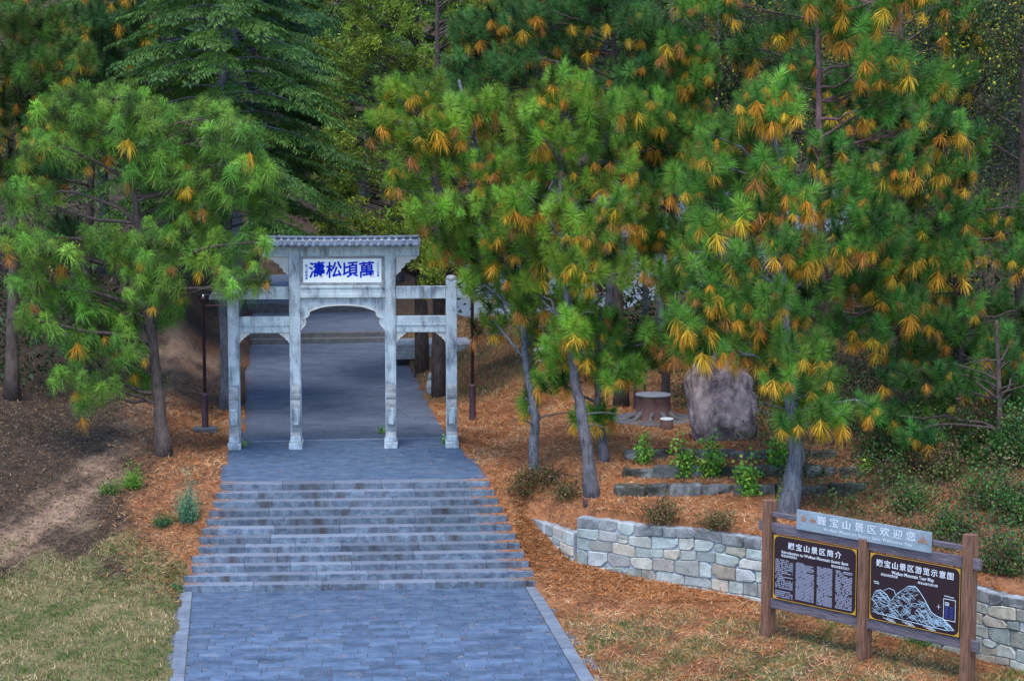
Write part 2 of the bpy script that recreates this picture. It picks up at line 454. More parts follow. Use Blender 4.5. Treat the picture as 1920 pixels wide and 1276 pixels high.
def ground_material():
    m, nt, b = newmat('ground', 0.95)
    at = N(nt, 'ShaderNodeAttribute', attribute_name='zone')
    sp = nt.nodes.new('ShaderNodeSeparateColor'); nt.links.new(at.outputs['Color'], sp.inputs[0])
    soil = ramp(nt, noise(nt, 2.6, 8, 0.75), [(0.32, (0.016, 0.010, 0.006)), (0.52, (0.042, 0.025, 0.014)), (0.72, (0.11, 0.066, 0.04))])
    lit = ramp(nt, noise(nt, 3.5, 8, 0.75), [(0.3, (0.09, 0.04, 0.02)), (0.47, (0.25, 0.10, 0.042)), (0.6, (0.30, 0.125, 0.05)), (0.75, (0.40, 0.24, 0.13))])
    gr = ramp(nt, noise(nt, 1.7, 8, 0.75), [(0.3, (0.045, 0.062, 0.016)), (0.48, (0.12, 0.105, 0.04)), (0.7, (0.25, 0.185, 0.09))])
    tr = ramp(nt, noise(nt, 3.0, 6, 0.7), [(0.3, (0.12, 0.068, 0.042)), (0.7, (0.29, 0.185, 0.12))])
    nz = noise(nt, 5, 6, 0.7)
    def edge(ch):
        a = N(nt, 'ShaderNodeMath', operation='MULTIPLY_ADD'); a.inputs[1].default_value = 0.9; a.inputs[2].default_value = -0.45
        nt.links.new(nz, a.inputs[0])
        s_ = N(nt, 'ShaderNodeMath', operation='ADD'); nt.links.new(ch, s_.inputs[0]); nt.links.new(a.outputs[0], s_.inputs[1])
        return ramp(nt, s_.outputs[0], [(0.3, (0, 0, 0)), (0.7, (1, 1, 1))])
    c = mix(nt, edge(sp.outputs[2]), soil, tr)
    c = mix(nt, edge(sp.outputs[0]), c, lit)
    c = mix(nt, edge(sp.outputs[1]), c, gr)
    nt.links.new(c, b.inputs['Base Color'])
    bump(nt, b, noise(nt, 14, 8, 0.75), 0.9, 0.06)
    return m
nxg, nyg = len(gx), len(gy)
ii = np.arange(nxg * nyg).reshape(nyg, nxg)
a_, b_, c_, d_ = ii[:-1, :-1].ravel(), ii[:-1, 1:].ravel(), ii[1:, 1:].ravel(), ii[1:, :-1].ravel()
gT = np.vstack([np.stack([a_, b_, c_], 1), np.stack([a_, c_, d_], 1)])
gV = np.stack([GX.ravel(), GY.ravel(), GZ.ravel()], 1)
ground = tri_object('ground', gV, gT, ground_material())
zc = ground.data.color_attributes.new('zone', 'FLOAT_COLOR', 'POINT')
zc.data.foreach_set('color', np.stack([zl_.ravel(), zg_.ravel(), zt_.ravel(), np.ones(zl_.size)], 1).astype(np.float32).ravel())
ground.data.polygons.foreach_set('use_smooth', [True] * len(ground.data.polygons))
tag(ground, 'sloping hillside ground with needle litter, dry grass and bare soil', kind='structure')
def hit(px, py):
    """first point of the terrain seen at a picture position"""
    d = fw + rt * (px - 960) / F - up * (py - 638) / F
    t = np.arange(42, 150, 0.05)
    p = CAM[None] + d[None] * t[:, None]
    k = int(np.argmax(p[:, 2] < ground_z(p[:, 0], p[:, 1])))
    return tuple(p[k])
def gz(x, y): return float(ground_z(np.array([x]), np.array([y]))[0])

# ------------------------------------------------------------------ paving in front of the steps
Y_BOT = Y_TOP - STEPN * TREAD                # foot of the flight
pave = MB().prism([(-5.3, Y_BOT + 0.6), (5.1, Y_BOT), (5.1, -42), (-5.3, -42)], -2.6, -2.228, 'z').build('pavement', PAVEBED)
tag(pave, 'blue grey stone paving at the foot of the steps', kind='structure')
ROW = 0.36
slab_meshes = {}
def slab(L, var):
    k = (L, var)
    if k not in slab_meshes:
        e = 0.006 + 0.004 * var
        slab_meshes[k] = MB().box(e, L - e, e, ROW - e, -0.03, 0.0, 0.004).mesh('paving_slab', PAVE)
    return slab_meshes[k]
cand = []
y, r = Y_BOT - 0.02, 0
while y > -41:
    x = -4.72 - (0.0 if r % 2 else 0.4) + random.uniform(-0.1, 0.1)
    while x < 4.45:
        L = random.choice((0.62, 0.72, 0.82, 0.92))
        x0, x1 = max(x, -4.72), min(x + L, 4.45)
        if x1 - x0 > 0.15: cand.append((x0, x1, y - ROW))
        x += L
    y -= ROW; r += 1
seen = [c for c in cand if c[2] > -23.5]
seen.sort(key=lambda c: c[2])
near = sorted(seen, key=lambda c: c[2])[:300]
rest = [c for c in cand if c not in set(near)]
for x0, x1, y0 in near:
    L = x1 - x0
    q = min((0.62, 0.72, 0.82, 0.92), key=lambda v: abs(v - L))
    me = slab(q, random.randint(0, 2)) if abs(q - L) < 0.01 else MB().box(0.008, L - 0.008, 0.008, ROW - 0.008, -0.03, 0, 0.004).mesh('paving_slab', PAVE)
    o = bpy.data.objects.new('paving_slab', me)
    o.location = (x0, y0 - SH * x0 * 0.8, -2.2 + random.uniform(-0.004, 0.004))
    o.rotation_euler = (random.uniform(-.004, .004), random.uniform(-.004, .004), -SH * 0.8)
    link(o, pave)
m = MB()
for x0, x1, y0 in rest:
    k = SH * 0.8
    z = -2.2 + random.uniform(-0.004, 0.004)
    g = 0.008
    v = [(x0 + g, y0 + g - k * x0, z), (x1 - g, y0 + g - k * x1, z), (x1 - g, y0 + ROW - g - k * x1, z), (x0 + g, y0 + ROW - g - k * x0, z)]
    m.add(v + [(a, b, z - 0.03) for a, b, _ in v], [(0, 1, 2, 3), (0, 4, 5, 1), (1, 5, 6, 2), (2, 6, 7, 3), (3, 7, 4, 0)])
tag(m.build('far_paving_slabs', PAVE, pave), kind='stuff')
for side in (-1, 1):
    y = Y_BOT - SH * side * 4.6 - 0.05
    while y > -36:
        L = random.uniform(0.8, 1.15)
        x0 = -5.06 if side < 0 else 4.47
        o = MB().box(x0, x0 + 0.33, y - L + 0.012, y, -2.35, -2.17 + random.uniform(-.008, .008), 0.012).build('kerb_stone', KERB, pave)
        y -= L

# ------------------------------------------------------------------ flight of steps, block by block
stair = empty('staircase', (0, Y_TOP, 0), 0, 'wide flight of worn grey stone steps below the gate', 'staircase')
def shear_block(x0, x1, y0, y1, z0, z1, b):
    mb = MB().box(x0, x1, y0, y1, z0, z1, b)
    n = max(2, int((x1 - x0) / 0.3))
    mb.v = [(px, py - SH * px + random.uniform(-.006, .006), pz + random.uniform(-.004, .004)) for px, py, pz in mb.v]
    return mb
for k in range(STEPN):
    yf = -k * TREAD                          # front of this step, measured from the stair's top
    z1 = -k * RISE
    hw = 4.0 + (4.95 - 4.0) * k / (STEPN - 1)
    cx = float(mid_x(Y_TOP + yf)); cx = -0.0 - 0.12 * k / (STEPN - 1)
    joints = [-hw]
    while joints[-1] < hw - 2.2: joints.append(joints[-1] + random.uniform(1.2, 2.6))
    joints.append(hw)
    for a, b in zip(joints[:-1], joints[1:]):
        jy = random.uniform(-.006, .006)
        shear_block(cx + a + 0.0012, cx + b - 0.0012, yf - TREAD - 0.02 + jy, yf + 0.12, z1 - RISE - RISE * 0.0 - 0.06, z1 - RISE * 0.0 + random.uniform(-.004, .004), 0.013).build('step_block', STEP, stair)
# the top course lies flush with the landing; slabs of the landing behind it
landing = MB().prism([(-4.3, Y_TOP + 0.28), (4.3, Y_TOP - 0.22), (4.15, 3.4), (-4.1, 3.4)], -0.5, -0.02, 'z').build('landing', PAVEBED)
tag(landing, 'dark blue stone landing under the gate', kind='structure')
m = MB()
def lay(m, y0, y1, row, hwf, z, k, lens, g=0.006):
    y, r = y0, 0
    while y < y1:
        hw = float(hwf(y)); cx = float(mid_x(y))
        x = cx - hw - (0.45 if r % 2 else 0)
        while x < cx + hw:
            L = random.choice(lens)
            a, b = max(x, cx - hw), min(x + L, cx + hw)
            if b - a > 0.1:
                zz = z + random.uniform(-.003, .003)
                v = [(a + g, y + g - k * a, zz), (b - g, y + g - k * b, zz), (b - g, y + row - g - k * b, zz), (a + g, y + row - g - k * a, zz)]
                m.add(v + [(p, q, zz - 0.03) for p, q, _ in v], [(0, 1, 2, 3), (0, 4, 5, 1), (1, 5, 6, 2), (2, 6, 7, 3), (3, 7, 4, 0)])
            x += L
        y += row; r += 1
lay(m, Y_TOP + 0.13, 1.6, 0.36, lambda y: half_w(y) + 0.15, 0.0, SH, (0.7, 0.85, 1.0))
tag(m.build('landing_slabs', PAVE, landing), kind='stuff')
MB().box(-3.7, 3.8, 1.45, 1.62, -0.02, 0.018, 0.004).build('threshold_strip', KERB, landing)
upath = MB().prism([(-3.75, 3.0), (4.0, 3.0), (4.2, 30), (-3.2, 30)], -0.5, -0.024, 'z').build('path', PAVEBED)
tag(upath, 'dark paved path running on behind the gate', kind='structure')
m = MB()
lay(m, 1.98, 29.6, 0.5, lambda y: half_w(y) + 0.12, -0.004, SH, (0.9, 1.1, 1.3))
tag(m.build('path_slabs', UPPAVE, upath), kind='stuff')
for i, (y0, z0, nm, lb) in enumerate(((29.7, 0.0, 'first', 'nearer pair of low dark steps at far end of the path'), (39.6, 0.45, 'second', 'farther pair of low dark steps deep behind the gate'))):
    LS = GATEDARK
    st = empty('low_steps', (0.5, y0, z0), 0, lb, 'steps', 'low steps behind the gate')
    for k in range(2):
        MB().box(-3.9, 3.9, k * 0.45, k * 0.45 + 0.5, -0.3, 0.225 * (k + 1), 0.012).build('step', CONC, st)
up2 = MB().box(-3.4, 4.4, 30.55, 39.7, 0, 0.446).build('terrace', UPPAVE)
tag(up2, 'paved terrace between the two pairs of low steps', kind='structure')
up3 = MB().box(-3.4, 4.4, 40.5, 60, 0.2, 0.896).build('upper_terrace', UPPAVE)
tag(up3, 'paved upper terrace in the forest shade', kind='structure')
# ------------------------------------------------------------------ stone gate
def text_mesh(body, size, mat, fat=0.0, depth=0.004, bold=0.0, align='CENTER', width=None, spacing=1.0, slant=0.0):
    c = bpy.data.curves.new('lettering', 'FONT')
    c.body = body; c.size = size; c.extrude = depth; c.offset = bold
    c.align_x = align; c.align_y = 'CENTER'; c.space_character = spacing
    c.resolution_u = 3
    o = bpy.data.objects.new('t', c)
    COL.objects.link(o)
    def grab():
        return bpy.data.meshes.new_from_object(o.evaluated_get(bpy.context.evaluated_depsgraph_get()))
    me = grab()
    if width and len(me.vertices) and len(body) > 1:
        xs = [v.co.x for v in me.vertices]
        nat = max(xs) - min(xs)
        if width > nat:                      # spread the characters rather than stretch them
            c.space_character = spacing * (1 + (width - nat) / (nat * (1 - 1 / len(body))))
            me = grab()
    bpy.data.objects.remove(o); bpy.data.curves.remove(c)
    if len(me.vertices):
        xs = [v.co.x for v in me.vertices]
        k = width / (max(xs) - min(xs)) if width else 1.0
        for v in me.vertices: v.co = (v.co.x * k, v.co.z * -1, v.co.y + slant * v.co.x)     # stand up, facing -Y
    if fat:                                  # brush weight: overlapping strokes, each a hair further out
        mb = MB()
        for i, (ox, oz) in enumerate(((0, 0), (fat, fat * .3), (-fat * .6, fat), (fat * .4, -fat * .8))):
            mb.add([(v.co.x + ox, v.co.y - i * .0008, v.co.z + oz) for v in me.vertices], [tuple(p.vertices) for p in me.polygons])
        return mb.mesh('lettering', mat)
    me.materials.clear(); me.materials.append(mat)
    return me
def put_text(body, size, mat, parent, loc, name='lettering', **kw):
    o = bpy.data.objects.new(name, text_mesh(body, size, mat, **kw))
    link(o, parent); o.location = loc
    return o

gate = empty('stone_gate', (0, 0.3, 0), R(-4.3), 'pale grey stone archway gate with tiled roof and blue lettered plaque', 'gate')
def mirror(p): return [(-x, z) for x, z in p][::-1]
for x in (-3.54, -1.55, 1.55, 3.54):
    inner = abs(x) < 2
    top = 6.6 if inner else (5.44 if x > 0 else 5.1)
    col = MB()
    col.box(x - 0.18, x + 0.18, -0.17, 0.17, 0, top, 0.02)
    if inner: col.box(x - 0.12, x + 0.12, -0.185, -0.168, 2.1, top - 0.05, 0.004)
    c = col.build('column', GATE, gate)
    if x > 3: MB().lathe([(0.17, 0), (0.185, 0.03), (0.185, 0.1), (0.15, 0.16), (0.05, 0.19)], (x, 0, top - 0.02), 12).build('column_cap', GATEDARK, c, True)
    prof = [(-0.16, 0.2), (-0.5, 0.2), (-0.5, 0.42), (-0.46, 0.47), (-0.42, 0.52), (-0.45, 0.7), (-0.5, 0.85), (-0.53, 1.05), (-0.52, 1.25), (-0.46, 1.43), (-0.38, 1.55),
            (-0.36, 1.6), (-0.39, 1.64), (-0.39, 1.74), (-0.35, 1.78), (-0.34, 1.92), (-0.29, 2.0), (-0.16, 2.06)]
    for sgn in (1, -1):
        p = [(y * sgn, z) for y, z in prof]
        d = MB().prism(p, x - 0.15, x + 0.15, 'x').build('drum_stone', GATEDARK if sgn > 0 else GATE, c)
        if sgn > 0:
            MB().box(x - 0.10, x + 0.10, -0.545, -0.5, 0.78, 1.32, 0.02).build('carved_panel', GATE, d)
            MB().box(x - 0.17, x + 0.17, -0.52, -0.2, 0.205, 0.4, 0.02).build('drum_pedestal', GATE, d)
    MB().box(x - 0.22, x + 0.22, -0.6, 0.6, -0.1, 0.2, 0.02).build('base_block', GATE, c)
# beams
MB().box(-1.372, 1.372, -0.15, 0.15, 4.87, 5.3, 0.015).build('main_beam', GATE, gate)
MB().box(-1.372, 1.372, -0.185, 0.14, 4.90, 5.02, 0.01).box(-1.372, 1.372, -0.175, 0.14, 5.2, 5.27, 0.01).build('beam_moulding', GATE, gate)
MB().box(-2.58, -1.732, -0.17, 0.17, 6.24, 6.58, 0.012).build('eave_beam', GATE, gate)
MB().box(1.732, 2.5, -0.17, 0.17, 6.24, 6.58, 0.012).build('eave_beam', GATE, gate)
MB().box(-1.372, 1.372, -0.14, 0.14, 6.24, 6.58, 0.012).build('eave_beam', GATE, gate)
MB().box(1.732, 3.358, -0.13, 0.13, 4.85, 5.25, 0.012).box(3.722, 4.3, -0.13, 0.13, 4.86, 5.24, 0.012).build('tie_beam', GATE, gate)
MB().box(-3.3, -1.732, -0.13, 0.13, 4.85, 5.25, 0.012).build('tie_beam', GATE, gate)
dome = [(-3.28, 4.86), (-3.28, 5.36), (-3.6, 5.38), (-3.85, 5.34), (-4.05, 5.26), (-4.2, 5.12), (-4.3, 4.96), (-4.31, 4.86)]
MB().prism(dome, -0.2, 0.2).build('beam_end', GATEDARK, gate)
for s in (-1, 1):
    a, b = (1.732, 3.358) if s > 0 else (-3.358, -1.732)
    MB().box(a, b, -0.11, 0.11, 3.75, 4.28, 0.012).build('lintel', GATE, gate)
    MB().box(a, b, -0.135, -0.112, 3.98, 4.03, 0.006).build('lintel_groove_band', GATE, gate)
    br = [(1.732, 6.238), (2.42, 6.238), (2.41, 6.17), (2.33, 6.13), (2.22, 6.12), (2.20, 6.05), (2.12, 6.01), (2.04, 5.99), (2.03, 5.90), (1.96, 5.85), (1.92, 5.84), (1.9, 5.74), (1.83, 5.7), (1.76, 5.62), (1.732, 5.62)]
    p = br if s > 0 else mirror(br)
    MB().prism(p, -0.08, 0.08).build('bracket', GATEPALE, gate)
    sb = [(0, 0), (0.33, 0), (0.32, -0.05), (0.25, -0.08), (0.22, -0.13), (0.15, -0.15), (0.12, -0.22), (0.06, -0.25), (0.04, -0.31), (0, -0.32)]
    for x0, q in ((1.732 * s, s), (3.358 * s, -s)):
        pp = [(x0 + q * x, 3.748 + z) for x, z in sb]
        if q < 0: pp = pp[::-1]
        MB().prism(pp, -0.07, 0.07).build('small_bracket', GATEPALE, gate)
half = [(0, 4.62), (.2, 4.615), (.4, 4.60), (.58, 4.58), (.72, 4.55), (.87, 4.5), (1.01, 4.45), (1.07, 4.41), (1.095, 4.36), (1.09, 4.31), (1.13, 4.25), (1.2, 4.215), (1.285, 4.195),
        (1.23, 4.15), (1.205, 4.09), (1.215, 4.0), (1.25, 3.94), (1.30, 3.90), (1.37, 3.80), (1.38, 3.80)]
for s in (-1, 1):
    hp = [(0.004 * s, 4.868)] + [(max(x, 0.004) * s, z) for x, z in half] + [(1.38 * s, 4.868)]
    MB().prism(hp if s < 0 else hp[::-1], -0.075, 0.075).build('arch_panel', GATE, gate)
    # raised rim that follows the arch
    rim = MB()
    pts = [((x) * s, -0.085, z + 0.03) for x, z in half[:-1]]
    rim.tube(pts, [0.022] * len(pts), 5)
    rim.build('arch_rim', GATEPALE, gate)
# plaque
pf = MB()
pf.box(-1.371, 1.371, -0.10, 0.10, 6.16, 6.238, 0.01).box(-1.371, 1.371, -0.10, 0.10, 5.302, 5.38, 0.01)
pf.box(-1.371, -1.275, -0.10, 0.10, 5.38, 6.16, 0.01).box(1.275, 1.371, -0.10, 0.10, 5.38, 6.16, 0.01)
pf.build('plaque_frame', GATEDARK, gate)
plq = MB().box(-1.274, 1.274, -0.055, 0.055, 5.381, 6.159, 0.004).build('plaque', WHITE, gate)
for i in range(3): MB().box(-0.647 + i * 0.637 - 0.003, -0.644 + i * 0.637 + 0.003, -0.0575, -0.054, 5.385, 6.155).build('panel_joint', MORTAR, plq)
for ch, x, sl in (('萬', 0.79, 0.10), ('頃', 0.25, 0.10), ('松', -0.27, 0.12), ('濤', -0.82, 0.10)):
    put_text(ch, 0.54, BLUE, plq, (x, -0.06, 5.765), 'blue_character', fat=0.008, bold=0.004, slant=sl)
for i, ch in enumerate('一九九六年春'):
    put_text(ch, 0.085, BLUE, plq, (1.16, -0.06, 6.08 - i * 0.095), 'small_character', bold=0.001)
for i, ch in enumerate('巍山楚雄書'):
    put_text(ch, 0.085, BLUE, plq, (-1.16, -0.06, 5.92 - i * 0.10), 'small_character', bold=0.001)
# roof
roof = MB().prism([(-0.52, 6.582), (-0.52, 6.64), (-0.25, 6.74), (0, 6.86), (0.25, 6.74), (0.52, 6.64), (0.52, 6.582)], -2.5, 2.46, 'x').build('roof', TILE, gate)
roof.scale = (1, 1, 0.8); roof.location = (0, 0, 6.582 * 0.2)
ctm = MB()
n = 7
for a, b in (((0, 6.88), (-0.27, 6.75)), ((-0.26, 6.745), (-0.56, 6.632))):
    v = []
    for (yy, zz), rr in ((a, 0.058), (b, 0.066)):
        for k in range(n):
            q = math.pi * k / (n - 1)
            v.append((rr * math.cos(q), yy, zz + rr * math.sin(q)))
    ctm.add(v, [(k, k + 1, n + k + 1, n + k) for k in range(n - 1)] + [tuple(range(n, 2 * n))])
tile_me = ctm.mesh('roof_tile', TILE)
jm = MB()
v = []
for yy, zz in ((-0.245, 6.76), (-0.285, 6.745)):
    for k in range(n):
        q = math.pi * k / (n - 1); v.append((0.073 * math.cos(q), yy, zz + 0.073 * math.sin(q)))
jm.add(v, [(k, k + 1, n + k + 1, n + k) for k in range(n - 1)])
joint_me = jm.mesh('tile_joint', MORTAR)
dm = MB().prism([(-0.06, 6.64), (0.06, 6.64), (0.05, 6.60), (0.0, 6.575), (-0.05, 6.60)], -0.565, -0.535)
drip_me = dm.mesh('drip_tile', TILE)
k = 0
x = -2.42
while x < 2.4:
    for s in (0, math.pi):
        o = bpy.data.objects.new('roof_tile', tile_me); link(o, roof); o.location = (x, 0, 0); o.rotation_euler = (0, 0, s)
        o = bpy.data.objects.new('tile_joint', joint_me); link(o, roof); o.location = (x, 0, random.uniform(-.006, .006)); o.rotation_euler = (0, 0, s)
        o = bpy.data.objects.new('drip_tile', drip_me); link(o, roof); o.location = (x + (0.115 if s == 0 else -0.115), 0, 0); o.rotation_euler = (0, 0, s)
    x += 0.232
rp = [(-2.52, 0, 6.95)] + [(q, 0, 6.905 + 0.0045 * q * q) for q in np.linspace(-2.3, 2.3, 9)] + [(2.5, 0, 6.95)]
MB().tube(rp, [0.065] * len(rp), 8).build('ridge_tile', TILE, roof)
for s in (-1, 1): MB().prism([(-0.55, 6.60), (-0.55, 6.68), (0, 6.92), (0.55, 6.68), (0.55, 6.60), (0, 6.82)], (2.47 if s > 0 else -2.56), (2.53 if s > 0 else -2.50), 'x').build('gable_tile', TILE, roof)

# ------------------------------------------------------------------ lamp posts
def lamp_post(p, label, arm, block):
    t = empty('lamp_post', p, 0, label, 'lamp post', 'lamp posts beside the gate')
    MB().lathe([(0.13, -0.2), (0.13, 0.02), (0.115, 0.06), (0.11, 1.15), (0.12, 1.2), (0.075, 1.26)], n=10).build('lower_sleeve', RUST, t, True)
    MB().lathe([(0.06, 1.2), (0.055, 4.4), (0.075, 4.42), (0.075, 4.5), (0.05, 4.52)], n=10).build('pole', RUST, t, True)
    MB().lathe([(0.02, 4.5), (0.03, 4.54), (0.032, 4.57), (0.02, 4.6), (0.005, 4.61)], n=10).build('lamp_globe', WHITE, t, True)
    MB().tube([(0, 0, 4.2), (arm * 0.45, 0, 4.22), (arm * 0.75, 0, 4.2)], [0.028, 0.025, 0.022], 6).build('arm', RUST, t)
    if block: MB().box(-0.4, 0.4, -0.25, 0.25, -0.35, 0.1, 0.03).build('footing', CONC, t)
pL, pR = atz(385, 797, 0.35), atz(886, 778, 0.3)
lamp_post((pL[0], pL[1], gz(pL[0], pL[1]) + 0.1), 'dark red lamp post on a concrete block left of the gate', 1, True)
lamp_post((pR[0], pR[1], gz(pR[0], pR[1]) + 0.02), 'dark red lamp post standing right of the gate in needles', 1, False)

# ------------------------------------------------------------------ retaining wall with separate stones
wall = empty('retaining_wall', (LINE_B[0][0], LINE_B[0][1], -2.2), 0, 'curved retaining wall of irregular pale stones on the right', 'wall')
W0 = np.array([LINE_B[0][0], LINE_B[0][1], -2.2])
def resample(L):
    s = np.concatenate([[0], np.cumsum(np.linalg.norm(np.diff(L, axis=0), axis=1))])
    def at(u):
        p = np.array([np.interp(u, s, L[:, 0]), np.interp(u, s, L[:, 1])])
        q = np.array([np.interp(u + 0.05, s, L[:, 0]), np.interp(u + 0.05, s, L[:, 1])]) - np.array([np.interp(u - 0.05, s, L[:, 0]), np.interp(u - 0.05, s, L[:, 1])])
        q /= np.linalg.norm(q) + 1e-9
        return p, np.array([q[1], -q[0]])    # point and outward normal (downhill side)
    return at, s[-1]
def build_wall(L, z0, z1, tops, smin, smax, offs=0.2):
    at, T = resample(L)
    core = MB()
    us = np.arange(0, T + 0.01, 0.25); us[-1] = T
    v = []
    for u in us:
        p, nn = at(u)
        for sgn, z in ((1, z0), (1, tops(u) - 0.02), (-1, tops(u) - 0.02), (-1, z0)):
            q = p + nn * offs * sgn
            v.append(np.array([q[0], q[1], z]) - W0)
    f = []
    for i in range(len(us) - 1):
        for k in range(4): f.append((4 * i + k, 4 * i + (k + 1) % 4, 4 * i + 4 + (k + 1) % 4, 4 * i + 4 + k))
    f += [(0, 1, 2, 3), tuple(range(4 * len(us) - 4, 4 * len(us)))[::-1]]
    core.add(v, f).build('mortar_core', WALLMORTAR, wall)
    # courses
    zs = [z1]
    while zs[-1] > z0 + 0.2: zs.append(zs[-1] - random.uniform(0.29, 0.40))
    ph = [random.uniform(0, 6) for _ in zs]
    def zc_(i, u):
        if i == 0: return tops(u)
        return zs[i] + (tops(u) - z1) * max(0, 1 - i / 3) + 0.035 * math.sin(u * 1.7 + ph[i]) + 0.02 * math.sin(u * 4.3 + 2 * ph[i])
    G = 0.012
    for i in range(len(zs) - 1):
        u = 0.0
        while u < T - 0.05:
            wdt = min(random.uniform(smin, smax), T - u)
            if T - (u + wdt) < 0.15: wdt = T - u
            split = random.random() < 0.12 and wdt < 0.5
            ts = [(0.0, 0.5), (0.5, 1.0)] if split else [(0.0, 1.0)]
            for t0, t1 in ts:
                sk0, sk1 = random.uniform(-.03, .03), random.uniform(-.03, .03)
                ua, ub = u + G, u + wdt - G
                zt = lambda q: zc_(i, q) * (1 - t0) + zc_(i + 1, q) * t0 - G
                zb = lambda q: zc_(i, q) * (1 - t1) + zc_(i + 1, q) * t1 + G
                h = zt(ua) - zb(ua)
                cmax = min(0.45 * h, 0.4 * (ub - ua))
                cut = [cmax * random.choice((0.12, 0.15, 0.2, 0.3, 0.9)) for _ in range(4)]
                um = 0.5 * (ua + ub)
                poly = [(ua + cut[0], zb(ua)), (um, zb(um)), (ub - cut[1], zb(ub)), (ub + sk1 * 0.3, zb(ub) + cut[1]), (ub, zt(ub) - cut[2]), (ub - cut[2], zt(ub)), (um, zt(um)), (ua + cut[3], zt(ua)), (ua + sk0 * 0.3, zt(ua) - cut[3]), (ua, zb(ua) + cut[0])]
                cu = sum(p[0] for p in poly) / 10; cz = sum(p[1] for p in poly) / 10
                dep = random.uniform(0.03, 0.065)
                v = []
                for ring, (sc, dd) in enumerate(((1.0, -0.02), (1.0, dep * 0.6), (0.9, dep))):
                    for q in poly:
                        uu = cu + (q[0] - cu) * sc; zz = cz + (q[1] - cz) * sc
                        p, nn = at(min(max(uu, 0), T))
                        pp = p + nn * (offs + dd + (random.uniform(-.008, .008) if ring == 2 else 0))
                        v.append(np.array([pp[0], pp[1], zz]) - W0)
                f = [tuple(range(20, 30))]
                for r_ in (0, 1):
                    for k in range(10): f.append((r_ * 10 + k, r_ * 10 + (k + 1) % 10, r_ * 10 + 10 + (k + 1) % 10, r_ * 10 + 10 + k))
                MB().add(v, f).build('stone', WALLTOP if i == 0 and random.random() < .75 else WALLSTONE, wall)
            u += wdt
build_wall(LINE_B, -2.5, -0.42, lambda u: -0.40 - 0.006 * u + 0.02 * math.sin(u * 2.2), 0.32, 0.88)
build_wall(LINE_A, -2.1, -0.86, lambda u: -0.84 - 0.015 * u, 0.35, 0.7)
wall.location = W0
# three low terrace walls of mossy blocks
for k in range(3):
    x0, x1 = (8.15, 7.75, 7.0)[::-1][k], 14.2
    x0 = (7.3, 7.75, 8.0)[k]
    lab = ('lowest of three mossy block terrace edges', 'middle of three mossy block terrace edges', 'topmost of three mossy block terrace edges below the boulder')[k]
    o0 = (x0, terr_y(k, x0), TERR[k][1])
    tw = empty('terrace_wall', o0, 0, lab, 'terrace wall', 'low terrace walls')
    x = x0
    while x < x1:
        L = random.uniform(0.45, 1.1)
        mb = MB().box(0, L - 0.02, -0.14, 0.2, -0.15, 0.31 + random.uniform(-.07, .03), 0.05)
        mb.v = [(a + random.uniform(-.06, .06), b + random.uniform(-.05, .05), c + random.uniform(-.045, .03)) for a, b, c in mb.v]
        mb.build('block', MOSSY, tw, loc=(x - o0[0], terr_y(k, x) - o0[1], random.uniform(-.02, .02)))
        x += L

# ------------------------------------------------------------------ boulder with faded inscription
bp = atz(1362, 828, 1.0)
bz = gz(bp[0], bp[1])
import bmesh
bm = bmesh.new()
bmesh.ops.create_icosphere(bm, subdivisions=5, radius=1.0)
from mathutils import noise as mn
for v in bm.verts:
    p = v.co.copy()
    n1 = mn.noise(p * 1.3 + Vector((3.1, 0, 0))) * 0.22 + mn.noise(p * 3.1) * 0.12 + abs(mn.noise(p * 5.0)) * -0.10 + mn.noise(p * 9.0) * 0.05 + mn.noise(p * 19.0) * 0.022
    taper = 1.0 - 0.16 * max(0, p.z) + 0.05 * min(0, p.z)
    q = Vector((math.copysign(abs(p.x) ** 0.75, p.x), math.copysign(abs(p.y) ** 0.75, p.y), math.copysign(abs(p.z) ** 0.8, p.z)))
    q *= 1 + n1
    v.co = Vector((q.x * 1.08 * taper - 0.12 * q.z * 0.4, q.y * 0.75 * taper, q.z * 1.5 + 1.15))
me = bpy.data.meshes.new('boulder'); bm.to_mesh(me)
me.materials.append(ROCK)
me.polygons.foreach_set('use_smooth', [True] * len(me.polygons))
rock = bpy.data.objects.new('boulder', me); link(rock)
rock.location = (bp[0], bp[1] + 0.75, bz); rock.rotation_euler = (0, 0, R(-8))
tag(rock, 'large upright purple grey boulder with faded inscription behind the terraces', 'boulder')
from mathutils.bvhtree import BVHTree
bvh = BVHTree.FromBMesh(bm)
marks = MB()
for cx in (-0.28, 0.0):
    for rw in range(6):
        z0 = 2.25 - rw * 0.2
        for s_ in range(5):
            a = (cx + random.uniform(-.07, .07), z0 + random.uniform(-.07, .07))
            b = (a[0] + random.uniform(-.09, .09), a[1] + random.uniform(-.07, .02))
            hs = [bvh.ray_cast(Vector((q[0], -4, q[1])), Vector((0, 1, 0)))[0] for q in (a, b)]
            if hs[0] and hs[1]: marks.tube([hs[0] + Vector((0, -.006, 0)), hs[1] + Vector((0, -.006, 0))], [0.011, 0.008], 4)
bm.free()
tag(marks.build('inscription', plain('faded_purple_paint', (0.26, 0.13, 0.24), 0.9, 0.2), rock), kind='stuff')

